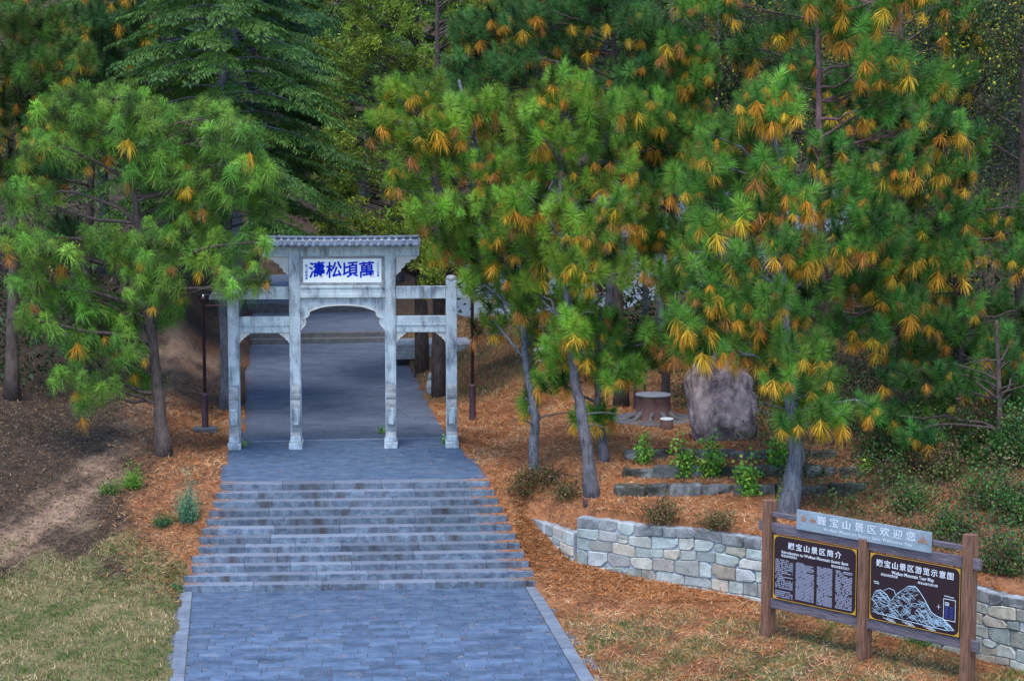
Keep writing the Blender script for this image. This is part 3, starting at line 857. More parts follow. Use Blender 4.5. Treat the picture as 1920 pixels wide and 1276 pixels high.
# ------------------------------------------------------------------ stump-shaped table and stool on the terrace
tp = atz(1229, 788, 1.0)
tz = gz(tp[0], tp[1])
tb = empty('stump_table', (tp[0], tp[1] + 0.4, tz), 0, 'round red brown stump shaped table with pale top', 'table')
ww = lambda q, z: 1 + (0.05 * math.sin(5 * q) + 0.03 * math.sin(11 * q)) * (1 if z < 0.5 else 0.2)
MB().lathe([(0.72, -0.1), (0.66, 0.06), (0.57, 0.2), (0.55, 0.5), (0.56, 0.78), (0.57, 0.8)], n=28, wob=ww).build('trunk_body', STUMPBARK, tb, True)
MB().lathe([(1.45, -.12), (1.45, 0.03), (1.4, 0.05)], n=24).build('paved_pad', CONC, tb)
MB().lathe([(0.575, 0.8), (0.585, 0.815), (0.58, 0.84), (0.56, 0.845)], n=28).build('table_top', STUMPTOP, tb)
for i in range(9):
    q = i * 0.7 + 0.2
    MB().tube([(0.5 * math.cos(q), 0.5 * math.sin(q), 0.25), (0.75 * math.cos(q), 0.75 * math.sin(q), 0.08), (1.05 * math.cos(q + .15), 1.05 * math.sin(q + .15), 0.0), (1.35 * math.cos(q), 1.35 * math.sin(q), -0.08)], [0.1, 0.085, 0.06, 0.03], 6, wob=0.15).build('root', CONC, tb, True)
sp_ = atz(1249, 800, 1.0)
st = empty('stump_stool', (sp_[0], sp_[1] - 0.1, gz(sp_[0], sp_[1])), 0, 'small stump stool with white top beside the table', 'stool')
MB().lathe([(0.25, -0.1), (0.22, 0.08), (0.2, 0.3)], n=16, wob=ww).build('stool_body', STUMPBARK, st, True)
MB().lathe([(0.215, 0.3), (0.22, 0.33), (0.2, 0.35)], n=16).build('stool_top', MORTAR, st)
# small stone carving by the grey trunk
cp = atz(812, 733, 0.25)
cz_ = gz(cp[0], cp[1])
cv = empty('stone_carving', (cp[0], cp[1], cz_), 0, 'small pale stone carving beside the grey trunk behind the gate', 'carving')
MB().lathe([(0.2, -0.05), (0.25, 0.05), (0.27, 0.3), (0.23, 0.5), (0.17, 0.55)], n=14).build('body', GATEDARK, cv, True)
MB().lathe([(0.15, 0.5), (0.19, 0.58), (0.19, 0.7), (0.14, 0.8), (0.04, 0.85)], n=12, wob=lambda q, z: 1 + .08 * math.sin(4 * q)).build('head', GATEDARK, cv, True)
MB().tube([(-.08, -.16, .62), (0, -.22, .6), (.08, -.16, .62)], [.05, .06, .05], 6).build('muzzle', CONC, cv)
# direction sign and small notice among the trunks
sp_ = np.array([*atd(1003, 700, 73)]); zz = gz(sp_[0], sp_[1])
sg = empty('direction_sign', (sp_[0], sp_[1], zz), 0, 'brown direction sign with two small boards among the trunks', 'sign')
MB().tube([(0, 0, -.2), (0, 0, 2.35)], [0.05, 0.045], 8).build('post', RUST, sg)
for i in range(2):
    bd = MB().box(-0.1, 0.55, -0.09, -0.055, 2.02 - i * 0.4, 2.32 - i * 0.4, 0.01).build('board', PANEL, sg)
    mk = MB().tube([(0.0, -0.095, 2.17 - i * .4), (0.001, -0.1, 2.17 - i * .4)], [0.07, 0.07], 10)
    mk.build('round_mark', RUSTMARK if i else INKDIM, bd)
    tk = MB()
    for j in range(5): tk.box(0.12 + j * .08, 0.18 + j * .08, -0.095, -0.091, 2.17 - i * .4, 2.23 - i * .4)
    for j in range(8): tk.box(0.13 + j * .045, 0.16 + j * .045, -0.095, -0.091, 2.10 - i * .4, 2.13 - i * .4)
    tk.build('lettering', INK, bd)
sp_ = np.array([*atz(1190, 762, 1.05)]); zz = gz(sp_[0], sp_[1])
sg = empty('notice_post', (sp_[0], sp_[1], zz), 0, 'thin dark post with small white notice behind the table', 'sign')
MB().tube([(0, 0, -.2), (0, 0, 1.9)], [0.05, 0.045], 8).build('post', RUST, sg)
MB().box(-0.14, 0.16, -0.08, -0.05, 1.6, 1.85, 0.006).build('notice', WHITE, sg)

# ------------------------------------------------------------------ information board
B0, B1 = np.array([9.88, -17.24]), np.array([13.47, -21.97])
BL = float(np.linalg.norm(B1 - B0))
ang = math.atan2(B1[1] - B0[1], B1[0] - B0[0])
bd = empty('information_board', (B0[0], B0[1], -2.2), ang, 'timber framed information board with two maroon panels beside the wall', 'information board')
for x in (0, 2.98, BL):
    h = 3.5 if x != 2.98 else 2.95
    for k, (ya, yb) in enumerate(((-0.17, -0.012), (0.012, 0.17))):
        MB().box(x - 0.115, x + 0.115, ya, yb, -0.25, h - 0.02 * k, 0.012).build('post', POSTWOOD, bd)
MB().box(-0.3, BL + 0.3, -0.06, 0.06, 2.68, 2.93, 0.012).build('upper_beam', BEAMWOOD, bd)
MB().box(0.05, BL - 0.05, -0.05, 0.05, 3.08, 3.2, 0.012).build('top_rail', BEAMWOOD, bd)
MB().box(-0.2, BL + 0.3, -0.06, 0.06, 0.74, 0.99, 0.012).build('lower_beam', BEAMWOOD, bd)
def rounded(x0, x1, z0, z1, r, n=6):
    p = []
    for cx, cz, a0 in ((x1 - r, z0 + r, -90), (x1 - r, z1 - r, 0), (x0 + r, z1 - r, 90), (x0 + r, z0 + r, 180)):
        for k in range(n + 1):
            a = R(a0 + 90 * k / n); p.append((cx + r * math.cos(a), cz + r * math.sin(a)))
    return p
def panel(x0, x1):
    g = MB().box(x0, x1, -0.09, -0.062, 1.0, 2.67, 0.003).build('panel', PANEL, bd)
    fr = MB()
    z0, z1 = 1.02, 2.65
    outer = [(x0 + .02, z0), (x1 - .02, z0), (x1 - .02, z1), (x0 + .02, z1)]
    inn = rounded(x0 + 0.036, x1 - 0.036, z0 + 0.016, z1 - 0.016, 0.17)
    n_ = len(inn) // 4
    order = [1, 2, 3, 0]
    for c in range(4):
        cr = outer[order[c]]
        arc = inn[c * n_:(c + 1) * n_]
        for a, b in zip(arc[:-1], arc[1:]): fr.add([(cr[0], -0.094, cr[1]), (a[0], -0.094, a[1]), (b[0], -0.094, b[1])], [(0, 2, 1)])
        nx = inn[((c + 1) * n_) % len(inn)]
        cn = outer[order[(c + 1) % 4]]
        fr.add([(cr[0], -0.094, cr[1]), (arc[-1][0], -0.094, arc[-1][1]), (nx[0], -0.094, nx[1]), (cn[0], -0.094, cn[1])], [(0, 3, 2, 1)])
    fr.build('yellow_border', GOLD, g)
    return g
pa, pb = panel(0.2, 2.8), panel(3.17, 5.77)
TY = -0.097
put_text('巍宝山景区简介', 0.185, INK, pa, (1.5, TY, 2.42), width=1.65, bold=0.002)
put_text('Introduction to Weibao Mountain Scenic Spot', 0.105, INK, pa, (1.5, TY, 2.245), width=2.05, bold=0.001)
put_text('巍宝山风景区简介', 0.07, INK, pa, (0.72, TY, 2.15), width=0.5)
put_text('巍宝山風景区紹介', 0.07, INK, pa, (2.3, TY, 2.13), width=0.55)
cols = MB()
for ci, (xa, xb, dens, rowh) in enumerate(((0.29, 0.84, 0.86, 0.047), (0.93, 1.5, 0.97, 0.034), (1.59, 2.06, 0.95, 0.036), (2.16, 2.66, 0.9, 0.04))):
    z = 2.05
    lastrow = 1.10
    while z > lastrow:
        x = xa + (random.uniform(0, 0.06) if random.random() < .15 else 0)
        xe = xb if random.random() > 0.12 else xb - random.uniform(0.05, 0.4)
        if not (ci == 0 and 1.27 < z < 1.31):
            while x < xe:
                wd = random.uniform(0.014, 0.03) if ci else 0.024
                if random.random() < dens: cols.box(x, min(x + wd, xe), TY - .001, TY + .002, z - rowh * 0.62, z)
                x += wd + (0.012 if ci == 0 else 0.006)
        z -= rowh
cols.build('printed_text', INKDIM, pa)
put_text('巍宝山景区游览示意图', 0.185, INK, pb, (4.47, TY, 2.42), width=2.2, bold=0.002)
put_text('Weibao Mountain Tour Map', 0.115, INK, pb, (4.42, TY, 2.25), width=1.2, bold=0.001)
put_text('巍宝山景区游览図', 0.065, INK, pb, (3.75, TY, 2.16), width=0.48)
put_text('巍宝山観光案内図', 0.065, INK, pb, (4.85, TY, 2.13), width=0.55)
ml = MB()
def line(p, r=0.008): ml.tube([(a, TY, b) for a, b in p], [r] * len(p), 4, cap=False)
def ridge(x):      # skyline of the drawn mountain
    return float(np.interp(x, [3.25, 3.35, 3.5, 3.68, 3.8, 4.0, 4.15, 4.3, 4.5, 4.65, 4.8, 4.95, 5.1, 5.3, 5.5, 5.6], [1.5, 1.72, 1.78, 1.7, 1.55, 1.78, 1.88, 2.0, 2.03, 1.9, 1.72, 1.5, 1.42, 1.38, 1.25, 1.15]))
xs = np.linspace(3.25, 5.6, 60)
line([(x, ridge(x)) for x in xs], 0.009)
for i in range(300):
    x = random.uniform(3.28, 5.5); top = ridge(x)
    z = random.uniform(1.16 + 0.02, top)
    L = random.uniform(0.06, 0.26); a = random.uniform(-0.9, 0.9); k = random.uniform(-1.5, 1.5)
    pts = []
    for t in np.linspace(0, 1, 5):
        X = x + (t - 0.5) * L; Z = z + math.sin(a) * (t - .5) * L + k * (t - .5) ** 2 * L
        if 3.25 < X < 5.62: pts.append((X, min(max(Z, 1.13), ridge(X) + 0.01)))
    if len(pts) > 2: line(pts, random.uniform(0.0025, 0.0055))
line([(3.5, 1.19), (4.2, 1.15), (5.4, 1.12), (5.62, 1.16)], 0.008)
line([(3.6, 1.78), (3.75, 1.86), (3.9, 1.83), (3.95, 1.72)], 0.007)
ml.build('map_drawing', MAPBLUE, pb)
km = MB()
for (a, b, c, d) in ((5.3, 5.64, 1.36, 1.375), (5.3, 5.64, 1.865, 1.88), (5.3, 5.312, 1.375, 1.865), (5.628, 5.64, 1.375, 1.865)): km.box(a, b, TY - .001, TY + .002, c, d)
for i in range(3): km.box(5.34, 5.34 + 0.12, TY - .001, TY + .002, 1.78 - i * .03, 1.795 - i * .03)
for x0, zz_ in ((3.3, 1.95), (3.32, 1.91), (5.32, 1.93), (5.45, 1.92)):
    for j in range(5): km.box(x0 + j * .03, x0 + j * .03 + .02, TY - .001, TY + .002, zz_, zz_ + .022)
for x0 in (3.6, 4.15, 4.75):
    for r_ in range(3):
        for j in range(8 - r_): km.box(x0 + j * .035 + r_ * .08, x0 + j * .035 + .025 + r_ * .08, TY - .001, TY + .002, 1.10 - r_ * .025, 1.117 - r_ * .025)
km.box(5.12, 5.22, TY - .001, TY + .002, 1.645, 1.655).box(5.165, 5.175, TY - .0015, TY + .0015, 1.59, 1.71)
km.build('map_key', INK, pb)
kb = MB()
for i in range(5):
    for j in range(2): kb.box(5.34 + j * .14, 5.44 + j * .14, TY - .001, TY + .002, 1.42 + i * .06, 1.46 + i * .06)
kb.build('blue_key_marks', KEYBLUE, pb)
ct = MB().box(0.95, 4.95, -0.13, -0.1, 2.9, 3.4, 0.006).build('crest_plate', PLATE, bd)
put_text('巍宝山景区欢迎您', 0.24, INK, ct, (3.05, -0.134, 3.2), width=2.9, bold=0.001)
put_text('Weibao Mountain Scenic Spot Welcomes You', 0.11, INK, ct, (3.1, -0.134, 3.01), width=2.6)
MB().tube([(1.17, -0.131, 3.19), (1.17, -0.135, 3.19)], [0.085, 0.085], 14).build('round_emblem', RUSTMARK, ct)
MB().prism([(1.33, 3.17), (1.42, 3.13), (1.55, 3.15), (1.56, 3.2), (1.44, 3.23)], -0.135, -0.131).build('emblem', RUSTMARK, ct)
MB().prism([(4.55, 3.1), (4.85, 3.1), (4.83, 3.18), (4.76, 3.22), (4.72, 3.34), (4.66, 3.2), (4.58, 3.17)], -0.135, -0.131).build('emblem', RUSTMARK, ct)
# ------------------------------------------------------------------ foliage building blocks (numpy)
def unit(v): return v / (np.linalg.norm(v, axis=-1, keepdims=True) + 1e-9)
def ribbons(base, d, L, wd, droop, r, curved=True):
    """curved tapering needles: 5 vertices and 3 triangles each"""
    n = len(base)
    side = unit(np.cross(d, unit(r.normal(size=(n, 3))))) * wd[:, None]
    dn = np.array([0, 0, -1.0])
    mid = base + d * (L * 0.55)[:, None] + dn * (droop * L * 0.16)[:, None]
    tip = base + d * L[:, None] * (1 - 0.12 * droop)[:, None] + dn * (droop * L * 0.55)[:, None]
    if curved is False:
        return np.stack([base - side, base + side, tip], 1).reshape(-1, 3), np.arange(n * 3).reshape(-1, 3)
    V = np.stack([base - side * .8, base + side * .8, mid - side, mid + side, tip], 1).reshape(-1, 3)
    o = np.arange(n)[:, None] * 5
    T = np.concatenate([o + np.array([[0, 1, 3]]), o + np.array([[0, 3, 2]]), o + np.array([[2, 3, 4]])], 1).reshape(-1, 3)
    return V, T
def tuft_green(r, n, L, droop, a0=12, a1=95, shoot=0.22, wd=0.0055, curved=True):
    s = r.random(n)
    ph = r.random(n) * 6.283
    an = np.radians(a0 + (a1 - a0) * s ** 0.8 + r.normal(size=n) * 9)
    d = np.stack([np.sin(an) * np.cos(ph), np.sin(an) * np.sin(ph), np.cos(an)], 1)
    base = np.stack([0 * s, 0 * s, -shoot * s], 1) + d * 0.015
    return ribbons(base, d, L * r.uniform(.72, 1.08, n), np.full(n, wd), np.full(n, droop) * r.uniform(.6, 1.3, n), r, curved)
def tuft_dead(r, n, L, shoot=0.24, wd=0.0056):
    s = r.random(n)
    ph = r.random(n) * 6.283
    an = np.radians(90 + 78 * r.random(n))
    d = np.stack([np.sin(an) * np.cos(ph), np.sin(an) * np.sin(ph), np.cos(an)], 1)
    base = np.stack([0 * s, 0 * s, -shoot - 0.18 * s], 1)
    return ribbons(base, d, L * r.uniform(.7, 1.05, n), np.full(n, wd), np.full(n, .9), r, True)
def frames(axis, r):
    """rotation matrices whose z axis is 'axis', spun at random"""
    n = len(axis)
    z = unit(axis)
    x = unit(np.cross(z, unit(r.normal(size=(n, 3)))))
    y = np.cross(z, x)
    return np.stack([x, y, z], 2)
class Leaves:
    def __init__(s): s.V, s.T, s.C, s.n = [], [], [], 0
    def scatter(s, templates, pos, axis, scale, col, r, jit=0.14, perneedle=0.12, group=None):
        group = group or (5 if templates is T_DROOP or templates is T_DEAD else 4 if templates is T_PLUME else 3)
        """place templates at points; col is one colour per point"""
        M = frames(axis, r) * scale[:, None, None]
        pick = r.integers(0, len(templates), len(pos))
        for k, (TV, TT) in enumerate(templates):
            idx = np.where(pick == k)[0]
            if not len(idx): continue
            V = np.einsum('nij,vj->nvi', M[idx], TV) + pos[idx][:, None, :]
            nv = len(TV)
            c = col[idx] * (1 + jit * r.normal(size=(len(idx), 1))) * (1 + 0.06 * r.normal(size=(len(idx), 3)))
            pn = np.repeat(1 + perneedle * r.normal(size=(len(idx), nv // group + 1)), group, axis=1)[:, :nv]
            C = np.clip(c[:, None, :] * pn[:, :, None], 0.004, 0.9)
            T = (TT[None] + (s.n + np.arange(len(idx)) * nv)[:, None, None]).reshape(-1, 3)
            s.V.append(V.reshape(-1, 3)); s.C.append(C.reshape(-1, 3)); s.T.append(T)
            s.n += nv * len(idx)
    def build(s, name, mat, parent, origin):
        V = np.vstack(s.V) - np.asarray(origin)[None]
        return tri_object(name, V, np.vstack(s.T), mat, np.vstack(s.C), parent)
T_PLUME = T_DEAD = None
trng = np.random.default_rng(11)
T_DROOP = [tuft_green(trng, 150, 0.50, 1.5, 18, 90, 0.26, 0.005) for _ in range(5)]
T_STAR = [tuft_green(trng, 245, 0.40, 0.35, 4, 110, 0.36, 0.0066, False) for _ in range(5)]
T_HALF = [tuft_green(trng, 230, 0.42, 0.5, 8, 104, 0.3, 0.0066, False) for _ in range(5)]
T_DEAD = [tuft_dead(trng, 62, 0.36) for _ in range(5)]

def bez(a, c, b, n):
    t = np.linspace(0, 1, n)[:, None]
    return (1 - t) ** 2 * a + 2 * t * (1 - t) * c + t * t * b
def pine(name, label, trunk, blobs, tmpl, green, orange, seed, dmin=0.345, dens=1.0, barkm=None, group=None, dead_cols=((0.72, 0.40, 0.035), (0.66, 0.29, 0.03), (0.44, 0.18, 0.045)), scale=(0.6, 1.2), stubs=10):
    """trunk: list of (x, y, z, radius); blobs: list of (centre, radii) that the shoots fill"""
    r = np.random.default_rng(seed); random.seed(seed)
    tr = np.array(trunk)
    base = tr[0, :3].copy()
    root = empty(name, base, 0, label, 'tree', group)
    # shoots
    pts, cl = [], []
    for bi, (c, rad) in enumerate(blobs):
        c = np.array(c); rad = np.array(rad)
        vol = rad[0] * rad[2] * (0.6 + 0.4 * rad[1])
        want = int(dens * 40 * vol / (dmin / 0.36) ** 2) + 5
        tries = 0
        got = 0
        while got < want and tries < want * 6:
            tries += 1
            d = r.normal(size=3); d /= np.linalg.norm(d)
            p = c + d * rad * r.uniform(0.35, 1.02)
            if pts:
                P = np.array(pts[-600:])
                if np.min(np.sum((P - p) ** 2, 1)) < dmin ** 2: continue
            pts.append(p); cl.append(bi); got += 1
    P = np.array(pts); cl = np.array(cl)
    # limbs: one or two for each blob, leaving the trunk lower down; twigs reach each shoot
    wood, twigs = MB(), MB()
    # trunk, refined
    s = np.linspace(0, len(tr) - 1, (len(tr) - 1) * 5 + 1)
    tp = np.stack([np.interp(s, range(len(tr)), tr[:, k]) for k in range(4)], 1)
    tp[1:, :2] += 0.25 * tp[1:, 3:4] * r.normal(size=(len(tp) - 1, 2)) * 0.5
    flare = 1 + 0.55 * np.exp(-np.arange(len(tp)) / 1.2)
    tp[0, 2] -= 0.35
    wood.tube(tp[:, :3], tp[:, 3] * flare, 10, wob=0.07)
    axis = np.zeros_like(P)
    for bi, (c, rad) in enumerate(blobs):
        idx = np.where(cl == bi)[0]
        if not len(idx): continue
        k = 1 if len(idx) < 14 else 2 if len(idx) < 30 else 3
        cen = P[r.choice(idx, k, replace=False)]
        for _ in range(3):
            a = np.argmin(np.sum((P[idx][:, None] - cen[None]) ** 2, 2), 1)
            cen = np.array([P[idx][a == q].mean(0) if np.any(a == q) else cen[q] for q in range(k)])
        for q in range(k):
            e = cen[q]
            hd = np.linalg.norm(e[:2] - tr[0, :2])
            zt = np.clip(e[2] - 0.12 * hd - r.uniform(0.1, 0.9), tr[0, 2] + min(1.6, .22 * (tr[-1, 2] - tr[0, 2])), tr[-1, 2] - 0.2)
            st_ = np.array([np.interp(zt, tp[:, 2], tp[:, j]) for j in range(4)])
            rr = min(st_[3] * 0.55, 0.03 + 0.013 * np.linalg.norm(e - st_[:3]))
            mid = (st_[:3] + e) / 2 + np.array([0, 0, r.uniform(-0.1, 0.5)]) + r.normal(size=3) * 0.22
            br = bez(st_[:3], mid, e, 7)
            br[1:-1] += r.normal(size=(5, 3)) * 0.05
            wood.tube(br, np.linspace(max(rr, 0.03), 0.018, 7), 6, cap=False)
            for j in idx[a == q]:
                m_ = br[r.integers(3, 7)]
                dv = P[j] - m_
                L = np.linalg.norm(dv)
                ax = unit(np.array([0, 0, 0.75]) + 0.55 * dv / (L + .01) + r.normal(size=3) * 0.16)
                axis[j] = ax
                tw = bez(m_, P[j] - ax * max(0.3, 0.45 * L), P[j], 3)
                twigs.tube(tw, [0.016, 0.012, 0.008], 3, cap=False)
    # dead stubs and bare twigs on the lower trunk
    for i in range(stubs):
        zt = r.uniform(tr[0, 2] + 1.5, tr[0, 2] + 0.75 * (tr[-1, 2] - tr[0, 2]))
        st_ = np.array([np.interp(zt, tp[:, 2], tp[:, j]) for j in range(4)])
        q = r.uniform(0, 6.28); L = r.uniform(0.3, 1.6)
        d = np.array([math.cos(q), math.sin(q), r.uniform(-.2, .5)])
        b_ = bez(st_[:3], st_[:3] + d * L * .5 + np.array([0, 0, .15]), st_[:3] + d * L + r.normal(size=3) * .15, 5)
        wood.tube(b_, np.linspace(0.03, 0.008, 5), 5, cap=False)
    # foliage
    lv = Leaves()
    n = len(P)
    g = np.array(green[0])[None] * (1 - r.random((n, 1))) + np.array(green[1])[None] * r.random((n, 1))
    scl = r.uniform(*scale, n)
    lv.scatter(tmpl, P, axis, scl, g, r)
    bo = np.clip(orange * r.uniform(0.15, 1.75, len(blobs)), 0, .95)
    dm = r.random(n) < bo[cl]
    di = np.where(dm)[0]
    if len(di):
        dc = np.array(dead_cols)[r.choice(len(dead_cols), len(di), p=[.5, .32, .18])]
        ax = unit(axis[di] * 0.5 + np.array([0, 0, 1.0]))
        lv.scatter(T_DEAD, P[di] - np.array([0, 0, 0.06]), ax, scl[di] * r.uniform(.8, 1.2, len(di)), dc, r, 0.13)
    shift = lambda mb: setattr(mb, 'v', [(a - base[0], b - base[1], c - base[2]) for a, b, c in mb.v])
    shift(wood); shift(twigs)
    wood.build('trunk', barkm or PINEBARK, root, True)
    cr = lv.build('crown', NEEDLE, root, base)
    tag(twigs.build('twigs', barkm or PINEBARK, cr), kind='stuff')
    return root
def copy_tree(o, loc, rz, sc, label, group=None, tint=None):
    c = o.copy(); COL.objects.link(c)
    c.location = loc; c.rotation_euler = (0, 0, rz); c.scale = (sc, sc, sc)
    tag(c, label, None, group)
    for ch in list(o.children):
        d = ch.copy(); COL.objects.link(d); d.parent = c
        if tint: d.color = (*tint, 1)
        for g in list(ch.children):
            e = g.copy(); COL.objects.link(e); e.parent = d
    return c
def px_trunk(lst, D, r0, r1, drift=0.0):
    n = len(lst); out = []
    for i, (x, y) in enumerate(lst):
        p = atd(x, y, D + drift * i / max(1, n - 1)); out.append((*p, r0 + (r1 - r0) * (i / (n - 1)) ** 0.8))
    g = gz(out[0][0], out[0][1])
    out[0] = (out[0][0], out[0][1], g, r0)
    return out
def px_blobs(lst, D, seed, ry=0.9, spread=1.2):
    r = np.random.default_rng(seed); out = []
    for b in lst:
        x, y, rx, rz = b[:4]
        off = b[4] if len(b) > 4 else r.uniform(-spread, spread)
        d = D + off
        out.append((atd(x, y, d), (rx * d / F, max(0.5, ry * rx * d / F), rz * d / F)))
    return out

G_LEFT = ((0.075, 0.20, 0.03), (0.17, 0.29, 0.032))
G_RIGHT = ((0.08, 0.215, 0.03), (0.21, 0.32, 0.028))
G_BACK = ((0.04, 0.13, 0.035), (0.07, 0.15, 0.03))
# --- left pine
A = [(200, 185, 95, 40), (120, 205, 55, 45), (265, 215, 70, 40), (390, 215, 70, 40), (440, 250, 55, 45), (430, 325, 85, 60), (490, 375, 45, 40), (330, 290, 60, 45), (160, 260, 55, 35), (70, 275, 45, 35),
     (60, 365, 60, 38), (25, 440, 50, 35), (90, 460, 70, 38), (360, 390, 70, 45), (270, 310, 45, 30), (200, 450, 55, 40), (290, 450, 60, 40), (390, 465, 65, 40), (465, 450, 48, 40), (497, 452, 18, 18, -1.5), (488, 515, 26, 30, -1.4),
     (290, 525, 65, 38), (130, 545, 70, 45), (60, 595, 45, 32), (60, 520, 45, 35), (210, 580, 75, 42), (310, 575, 50, 35), (150, 630, 65, 40), (230, 650, 55, 38), (120, 700, 35, 26), (190, 715, 45, 28), (270, 700, 40, 30), (150, 748, 30, 18), (440, 525, 45, 30, -1.0)]
pine('pine_tree', 'broad pine with drooping green needles left of the gate', px_trunk([(305, 838), (297, 740), (286, 640), (270, 500), (255, 380), (240, 260), (225, 175)], 66.7, 0.23, 0.06),
     px_blobs(A, 66.2, 1), T_DROOP, G_LEFT, 0.10, 101, barkm=DARKBARK, dmin=0.42, scale=(0.8, 1.2))
# --- upper left corner pine with orange needles, standing nearer the hill
Dl = [(30, 30, 60, 40), (60, 110, 60, 45), (20, 190, 55, 40), (70, 240, 45, 40), (30, 310, 45, 35), (110, 40, 55, 40), (140, 95, 45, 35), (-50, 100, 60, 60), (-60, 260, 60, 60), (10, -40, 70, 40), (100, 160, 40, 30)]
pine('pine_tree', 'pine with bright orange needles in upper left corner', px_trunk([(20, 690), (25, 480), (30, 260), (40, 60), (45, -60)], 74, 0.22, 0.05), px_blobs(Dl, 73.5, 2), T_HALF, ((0.05, 0.13, 0.03), (0.10, 0.16, 0.02)), 0.4, 102, barkm=DARKBARK)
D2 = [(190, 40, 60, 40), (160, 120, 55, 40), (255, 30, 50, 35), (230, 110, 55, 40), (180, 190, 50, 35), (90, 330, 45, 35), (200, -40, 70, 40), (120, 420, 40, 30)]
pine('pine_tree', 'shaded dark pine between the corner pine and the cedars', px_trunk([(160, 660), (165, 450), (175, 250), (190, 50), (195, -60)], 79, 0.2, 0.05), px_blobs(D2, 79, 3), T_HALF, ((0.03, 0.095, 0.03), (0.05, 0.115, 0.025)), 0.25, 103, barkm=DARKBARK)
# --- group right of the gate
B0_ = [(890, 50, 60, 40), (980, 30, 65, 40), (1080, 15, 70, 40), (1190, 30, 65, 40), (870, 130, 50, 40), (960, 110, 60, 40), (1060, 85, 60, 38), (1190, 130, 55, 45), (1230, 220, 50, 45), (1140, -40, 80, 40), (950, -40, 70, 40), (1250, 60, 45, 40), (1250, 310, 40, 40), (1215, 390, 35, 35)]
pine('pine_tree', 'tall pine with dark upper trunk right of the gate', px_trunk([(1165, 690), (1160, 500), (1155, 300), (1152, 120), (1150, -70)], 72, 0.2, 0.05), px_blobs(B0_, 71, 4), T_STAR, G_BACK, 0.3, 104, barkm=DARKBARK)
B1_ = [(745, 160, 40, 32), (800, 165, 55, 36), (730, 230, 45, 32), (785, 255, 55, 36), (850, 215, 50, 40), (760, 320, 50, 36), (840, 300, 55, 42), (800, 385, 50, 32), (870, 385, 50, 36), (845, 450, 45, 36), (900, 460, 50, 42), (940, 440, 50, 40), (880, 520, 35, 30), (945, 545, 48, 36), (915, 598, 36, 20), (985, 615, 36, 26), (1000, 685, 16, 18), (995, 745, 22, 20), (905, 190, 50, 40), (920, 300, 50, 40), (965, 500, 36, 30, -1.0), (980, 575, 34, 26, -1.0), (925, 380, 36, 30, -1.0)]
pine('pine_tree', 'slim pine with bare grey trunk nearest the gate on its right', px_trunk([(1000, 868), (1003, 780), (988, 690), (981, 610), (962, 500), (930, 380), (890, 260), (860, 150)], 63.8, 0.15, 0.045, 1.2), px_blobs(B1_, 64.5, 5, spread=0.9), T_STAR, G_RIGHT, 0.36, 105, barkm=GREYBARK)
B2_ = [(1060, 160, 70, 40), (1120, 195, 55, 40), (1000, 220, 60, 45), (1080, 250, 60, 42), (1010, 310, 60, 42), (1085, 330, 65, 45), (1150, 300, 50, 40), (960, 370, 50, 40), (1030, 390, 60, 42), (1110, 410, 60, 42), (1165, 380, 45, 40), (1010, 465, 60, 42), (1080, 490, 60, 40), (1140, 470, 50, 40), (1000, 540, 50, 36), (1075, 555, 50, 32), (1180, 500, 36, 36), (1060, 470, 40, 34, -1.1), (1065, 600, 36, 28, -1.1), (1050, 380, 36, 34, -1.1), (1085, 650, 30, 22, -1.0)]
pine('pine_tree', 'leaning pine with forked trunk and crown full of orange needles', px_trunk([(1113, 902), (1092, 790), (1076, 690), (1070, 620), (1060, 500), (1050, 360), (1055, 240), (1060, 150)], 61.3, 0.19, 0.05, 1.5), px_blobs(B2_, 62.3, 6, spread=1.0), T_STAR, G_RIGHT, 0.48, 106)
B3_ = [(1080, 605, 45, 28), (1130, 600, 50, 26), (1180, 635, 45, 30), (1035, 650, 36, 26), (1040, 700, 40, 28), (1110, 665, 45, 30), (1150, 690, 40, 30), (1225, 655, 40, 34), (1135, 765, 32, 22), (1088, 770, 22, 14), (1190, 690, 30, 26), (1240, 620, 40, 26)]
pine('pine_tree', 'short pine with low bright green shoots before the tree stump table', px_trunk([(1134, 882), (1122, 770), (1118, 690), (1122, 620), (1128, 575)], 63.2, 0.14, 0.05), px_blobs(B3_, 62.6, 7, spread=0.7), T_STAR, ((0.085, 0.23, 0.03), (0.14, 0.28, 0.03)), 0.36, 107)
# --- big pines on the right
C1 = [(1440, 180, 60, 50), (1390, 240, 60, 45), (1330, 270, 45, 45), (1300, 340, 55, 42), (1375, 330, 55, 45), (1450, 300, 55, 42), (1330, 400, 50, 36), (1420, 385, 60, 42), (1490, 360, 50, 40), (1310, 455, 50, 45), (1340, 535, 65, 45), (1285, 585, 40, 36), (1390, 480, 45, 36), (1400, 565, 60, 36), (1470, 580, 50, 40), (1430, 645, 65, 36), (1345, 640, 55, 30), (1290, 640, 36, 28), (1500, 460, 45, 40), (1520, 650, 45, 30), (1490, 745, 45, 34), (1560, 765, 55, 32), (1540, 705, 40, 26), (1620, 760, 36, 22), (1465, 540, 36, 32, -1.3), (1475, 640, 40, 34, -1.3), (1455, 700, 36, 28, -1.2), (1495, 785, 40, 22, -1.2), (1470, 440, 36, 30, -1.2)]
pine('pine_tree', 'big pine with thick blue grey trunk behind the information board', px_trunk([(1478, 948), (1492, 850), (1480, 730), (1470, 600), (1462, 450), (1455, 300), (1450, 170)], 60.0, 0.27, 0.06, 1.0), px_blobs(C1, 60.2, 8, spread=1.1), T_STAR, ((0.055, 0.19, 0.035), (0.15, 0.27, 0.03)), 0.66, 108, barkm=GREYBARK, scale=(0.65, 1.3), dmin=0.37)
